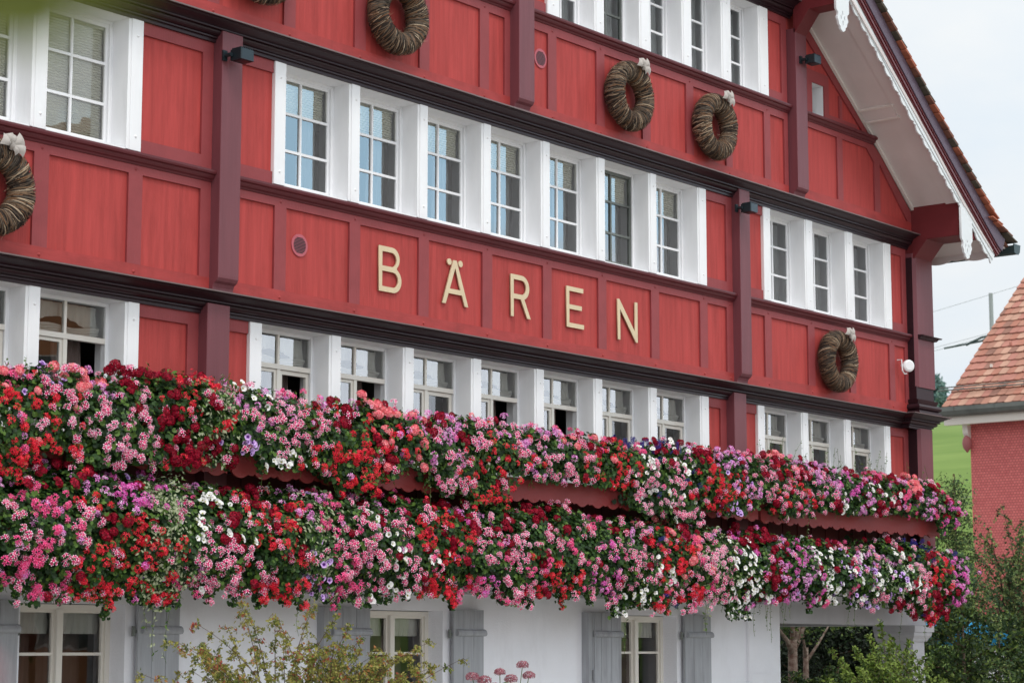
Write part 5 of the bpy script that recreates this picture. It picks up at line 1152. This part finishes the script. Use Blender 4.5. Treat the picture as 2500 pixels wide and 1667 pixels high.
# bare-stemmed fruit trees behind the porch
def pruned_tree(x, y, h, r0, label, seed, brs):
    t = thing('fruit_tree', label, 'tree', (x, y, 0), 'pruned fruit trees seen through the porch')
    m = MB((x, y, 0)); m.tube([(x, y, 0), (x - .01, y, h * .5), (x, y, h)], [r0 * 1.15, r0, r0 * .9], 10); m.build('trunk', M_bark, t, smooth=True)
    for k, (dx, dz, l) in enumerate(brs):
        m = MB((x, y, h)); m.tube([(x, y, h - .25 + .05 * k), (x + dx * .35, y - .05, h - .10 + dz * .3), (x + dx * .75, y - .05, h + dz * .7), (x + dx, y - .1, h + dz)], [r0 * .65, r0 * .45, r0 * .3, r0 * .15], 7); m.build('limb', M_bark, t, smooth=True)
    rg = np.random.default_rng(seed); pts = []
    for q in range(900): a, b_ = rg.uniform(0, 6.28), rg.uniform(0, 1); pts.append((x + 1.1 * b_ ** .5 * math.cos(a), y + 1.1 * b_ ** .5 * math.sin(a), h + .5 + rg.normal(0, .22)))
    leafcloud('crown', pts, (.05, .09), Fd, [.4, .4, .2], t, rg); return t
pruned_tree(31.23, 4.5, 1.75, .085, 'pale mottled tree trunk forking low, left in the porch opening', 61, ((-.7, .25, 1), (.55, .55, 1), (.3, .9, 1), (-.2, .9, 1)))
pruned_tree(31.82, 4.6, 1.62, .05, 'thinner leaning pale trunk just right of the forked one', 62, ((.9, .5, 1), (-.35, .5, 1)))
pruned_tree(34.9, 4.5, 2.1, .06, 'short pale trunk beside the porch column', 63, ((.4, .5, 1), (-.4, .6, 1)))
# blue parasol half hidden by leaves
t = thing('parasol', 'bright blue parasol showing in patches through the shrubs at the right', 'parasol', (37.0, 4.5, 0))
m = MB((37.0, 4.5, 0)); m.tube([(37.0, 4.5, 0), (37.0, 4.5, 2.25)], .025, 8); m.build('pole', M_cream, t)
m = MB((37.0, 4.5, 2)); S = 8; vs = [(37.0, 4.5, 2.32)] + [(37.0 + 1.1 * math.cos(2 * math.pi * k / S), 4.5 + 1.1 * math.sin(2 * math.pi * k / S), 1.86) for k in range(S)] + [(37.0 + 1.1 * math.cos(2 * math.pi * k / S), 4.5 + 1.1 * math.sin(2 * math.pi * k / S), 1.66) for k in range(S)]
m.add(vs, [(0, 1 + k, 1 + (k + 1) % S) for k in range(S)] + [(1 + k, 9 + k, 9 + (k + 1) % S, 1 + (k + 1) % S) for k in range(S)]); m.build('canopy', M_awning, t)
# tree on the ridge
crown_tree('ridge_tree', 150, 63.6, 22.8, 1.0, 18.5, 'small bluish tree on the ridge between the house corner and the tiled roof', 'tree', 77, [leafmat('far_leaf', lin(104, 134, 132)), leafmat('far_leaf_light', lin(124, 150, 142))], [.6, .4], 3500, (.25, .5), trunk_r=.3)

# ---- garden plants in front of the facade
def arching_shrub(name, x, y, label, cat, seed, tips, mats, probs, size, kind, per, spread, twig_r=.006, droop=.02):
    rg = np.random.default_rng(seed); t = thing(name, label, cat, (x, y, 0)); st = MBQ(); pos, nrm = [], []
    for (tx, ty, tz) in tips:
        s = np.array([x + rg.normal(0, .12), y + rg.normal(0, .12), 0]); e = np.array([tx, ty, tz]); c1 = s + np.array([(tx - x) * .25, (ty - y) * .25, tz * .75]); P = [s * (1 - f) ** 2 + 2 * c1 * f * (1 - f) + e * f * f for f in np.linspace(0, 1, 16)]
        for i, (a, b_) in enumerate(zip(P, P[1:])): st.line([a, b_], twig_r * (1.5 - i / 12), 3)
        for i in range(6, 16):
            for b_ in range(2):
                d = rg.normal(0, 1, 3) * np.array([1, 1, .45]) + np.array([0, 0, .25]); d /= np.linalg.norm(d); ln = spread * rg.uniform(.4, 1.0) * (1.15 - i / 20); q = P[i] + d * ln + np.array([0, 0, -droop * 2]); st.line([P[i], (P[i] + q) / 2 + np.array([0, 0, .02]), q], .0022, 3)
                for k in range(per):
                    f = (k + .6) / per; c = P[i] * (1 - f) + q * f
                    for sd_ in (-1, 1): pos.append(c + rg.normal(0, .010, 3) + np.array([0, 0, -.006])); nrm.append(rg.normal(0, .7, 3) + np.array([-.2, -.6, .5]))
        pos += [P[-1] + rg.normal(0, .012, 3) for _ in range(5)]; nrm += [rg.normal(0, 1, 3) for _ in range(5)]
    Q, Mi = st.get(0); fast_mesh('branches', Q, Mi, [M_twig], t); pos = np.array(pos); nrm = np.array(nrm)
    # clusters keep one colour so the crown is mottled
    n = len(pos); sp = rg.uniform(0, 6.28, n); Rm = rot_to(nrm, sp) * rg.uniform(size[0], size[1], n)[:, None, None]; tpl = LT[kind]; v = (np.einsum('kij,fvj->kfvi', Rm, tpl) + pos[:, None, None, :]).reshape(-1, 4, 3)
    cl = rg.choice(len(mats), n // 9 + 1, p=probs); mi = np.repeat(np.where(rg.random(n) < .7, cl[np.arange(n) // 9], rg.choice(len(mats), n, p=probs)), len(tpl)); fast_mesh('leaves', v, mi, mats, t); return t
rs = random.Random(22); tips = [(37.3 + .22 * k + rs.uniform(-.3, .3), 3.85 + rs.uniform(-.5, .5), 2.3 + .30 * k + rs.uniform(-.5, .3)) for k in range(8)] + [(rs.uniform(37.0, 39.6), 3.8 + rs.uniform(-.5, .6), rs.uniform(2.0, 4.2)) for _ in range(20)]
arching_shrub('arching_conifer', 38.3, 3.6, 'loose conifer with arching drooping branches before the pink-red shingled wall', 'tree', 9, tips, Fc, [.42, .36, .22], (.04, .085), 'oval', 8, .5, twig_r=.016, droop=.12)
rs = random.Random(21); tips = [(10.62, -2.5, 1.42), (10.95, -2.6, 1.62), (11.18, -2.5, 1.78), (11.62, -2.5, 1.95), (11.78, -2.4, 1.90), (12.0, -2.5, 1.80), (12.50, -2.45, 1.95), (12.62, -2.6, 1.86), (12.2, -2.3, 1.86), (14.25, -2.5, 1.50), (13.9, -2.5, 1.45), (13.3, -2.5, 1.55), (13.1, -2.4, 1.68), (12.85, -2.5, 1.78), (10.8, -2.4, 1.32), (11.3, -2.4, 1.60), (11.4, -2.6, 1.75)]
tips += [(rs.uniform(10.9, 13.9), -2.5 + rs.uniform(-.35, .35), rs.uniform(1.2, 1.66)) for _ in range(72)]
arching_shrub('maple_shrub', 12.2, -2.5, 'airy shrub with yellow-green and orange-tinged leaves before the white ground-floor wall', 'shrub', 5, tips, Fm, [.38, .34, .08, .16, .04], (.018, .034), 'oval', 9, .22)
tips = [(22.55, -1.5, 1.38), (22.8, -1.5, 1.62), (23.0, -1.6, 1.52), (23.15, -1.5, 1.76), (23.45, -1.5, 1.90), (23.7, -1.5, 1.66), (23.9, -1.4, 1.74), (24.15, -1.5, 1.70), (24.3, -1.5, 1.55), (24.62, -1.5, 1.50), (23.4, -1.4, 1.5), (23.6, -1.6, 1.45), (24.9, -1.5, 1.24), (22.2, -1.5, 1.24), (25.1, -1.5, 1.18)] + [(rs.uniform(22.5, 24.8), -1.5 + rs.uniform(-.3, .3), rs.uniform(1.15, 1.62)) for _ in range(30)]
arching_shrub('green_bush', 23.6, -1.5, 'fresh green small-leaved bush in front of the porch opening', 'shrub', 6, tips, Fg, [.42, .44, .14], (.034, .060), 'oval', 4, .17)
# tall perennial with dusky pink domes
t = thing('pink_perennial', 'tall perennial with rounded dusky pink flower heads at the bottom middle', 'plant', (16.1, -1.5, 0)); rg = np.random.default_rng(8); st = MBQ(); Q, Mi = [], []
M_dp = [leafmat('dusky_pink', lin(176, 104, 118)), leafmat('dusky_rose', lin(146, 74, 92)), leafmat('dusky_light', lin(206, 150, 156))]
for (x, z, r) in ((15.62, 1.335, .062), (15.80, 1.30, .066), (16.03, 1.375, .052), (16.20, 1.31, .062), (16.38, 1.44, .058), (16.48, 1.34, .06), (15.95, 1.24, .05), (16.3, 1.22, .05)):
    st.line([(16.1 + rg.normal(0, .08), -1.5, 0), (x * .6 + 16.1 * .4, -1.5, z * .6), (x, -1.5, z)], .004, 3); n = 420; a = rg.uniform(0, 6.28, n); u = rg.uniform(-.55, 1, n); s = np.sqrt(1 - u * u)
    nv = np.stack([s * np.cos(a), s * np.sin(a), u], 1); pos = np.array([x, -1.5, z]) + nv * np.array([r, r, r * .7]); k, mm = leaves('oval', pos, nv + rg.normal(0, .3, (n, 3)), rg.uniform(.010, .017, n), [0, 1, 2], [.5, .3, .2], rg); Q.append(k); Mi.append(mm)
fast_mesh('flower_heads', np.concatenate(Q), np.concatenate(Mi), M_dp, t)
k, mm = st.get(0); n = 60; pos = np.stack([rg.normal(16.1, .2, n), rg.normal(-1.5, .1, n), rg.uniform(.5, 1.28, n)], 1); k2, m2 = leaves('oval', pos, rg.normal(0, 1, (n, 3)), rg.uniform(.05, .09, n), [1, 2], [.6, .4], rg); fast_mesh('foliage', np.concatenate([k, k2]), np.concatenate([mm, m2]), [G4, Fg[0], Fg[2]], t)

# ---- leaves close to the lens (thrown out of focus by the aperture)
M_nl = leafmat('near_leaf_olive', lin(96, 104, 34), .3); 
t = thing('leafy_twig', 'blurred olive green leaf of a near tree in the top left corner', 'twig', (-.4, -14.2, 2.4))
m = MB((-.4, -14.2, 2.4)); m.tube([(-2.2, -14.3, 0), (-2.1, -14.25, 1.4), (-1.2, -14.2, 2.3), (-.2, -14.18, 2.15), (.20, -14.17, 1.84), (.262, -14.165, 1.785)], [.03, .025, .014, .008, .004, .002], 6); m.build('stem', M_twig, t)
fw = Vector((.771, .620, .1425)); rt_v = Vector((.6265, -.7794, 0)); upv = Vector((-.111, -.088, .99)); C0 = Vector((0, -14.536, 1.6))
def nearleaf(base, tip, w, col_i, seed):
    b_, tp = Vector(base), Vector(tip); d = tp - b_; side = d.cross(fw).normalized(); n = 10; vs = []
    for i in range(n + 1): f = i / n; ww = w * math.sin(math.pi * min(f * 1.02, 1)) ** .75; c_ = b_ + d * f + fw * (.004 * math.sin(f * 3)); vs += [c_ + side * ww, c_ + fw * .003, c_ - side * ww]
    m = MB(base); m.add(vs, [(3 * i + j, 3 * i + j + 1, 3 * i + 4 + j, 3 * i + 3 + j) for i in range(n) for j in (0, 1)]); return m.build('leaf', M_nl, t)
nearleaf((.2876, -14.1261, 1.7677), (.3135, -14.1525, 1.7420), .0145, 0, 1)
nearleaf((.2935, -14.1312, 1.7582), (.3235, -14.1675, 1.7530), .0075, 0, 2)
t = thing('near_blossom', 'faint blurred pink flower close to the lens at the lower left edge', 'flower', (.24, -14.1, 1.55))
m = MB((.24, -14.1, 1.55)); m.tube([(.20, -14.05, 0), (.26, -14.08, 1.2), (.3120, -14.1165, 1.590)], .0015, 6); m.build('stem', G4, t)
M_np = leafmat('near_petal', FC['salm'], .4); c0 = Vector((.3118, -14.1160, 1.5935)); m = MB((.312, -14.116, 1.593))
for k in range(5):
    a = 2 * math.pi * k / 5; d = rt_v * math.cos(a) + upv * math.sin(a); e = rt_v * -math.sin(a) + upv * math.cos(a)
    m.add([c0, c0 + d * .005 + e * .0035 - fw * .001, c0 + d * .009 - fw * .002, c0 + d * .005 - e * .0035 - fw * .001], [(0, 1, 2, 3)])
m.build('petals', M_np, t)
# ---- ochre house across the street (seen mirrored in the left windows)
OH = thing('opposite_house', 'ochre house across the street, mirrored in the leftmost windows', 'house', (36, -31, 0))
M_och = mat('ochre_plaster', lin(206, 146, 104), .85, var=.08, nscale=1); M_shr = mat('brown_shutter', lin(128, 78, 58), .7)
m = MB(); m.box(31, 41, -36, -28.5, 0, 11); m.build('wall', M_och, OH)
m = MB(); m.slab([(30.4, 10.8), (41.6, 10.8), (36, 15.5)], -36.6, -27.9); m.build('roof', M_t2, OH)
for i in range(4):
    for j in range(3):
        x, z = 32.2 + i * 2.4, 1.6 + j * 3.1; m = MB((x, -28.5, z)); m.box(x, x + .95, -28.52, -28.47, z, z + 1.4); w = m.build('window', M_cream, OH)
        m = MB((x, -28.46, z)); m.box(x + .07, x + .88, -28.47, -28.462, z + .07, z + 1.33); m.build('pane', M_zinc, w)
        for q in (x - .5, x + .97): m = MB((q, -28.5, z)); m.box(q, q + .46, -28.5, -28.45, z, z + 1.4); m.build('shutter', M_shr, OH)
print('all ok', len(bpy.data.objects), sum(len(o.data.polygons) for o in bpy.data.objects if o.type == 'MESH'))
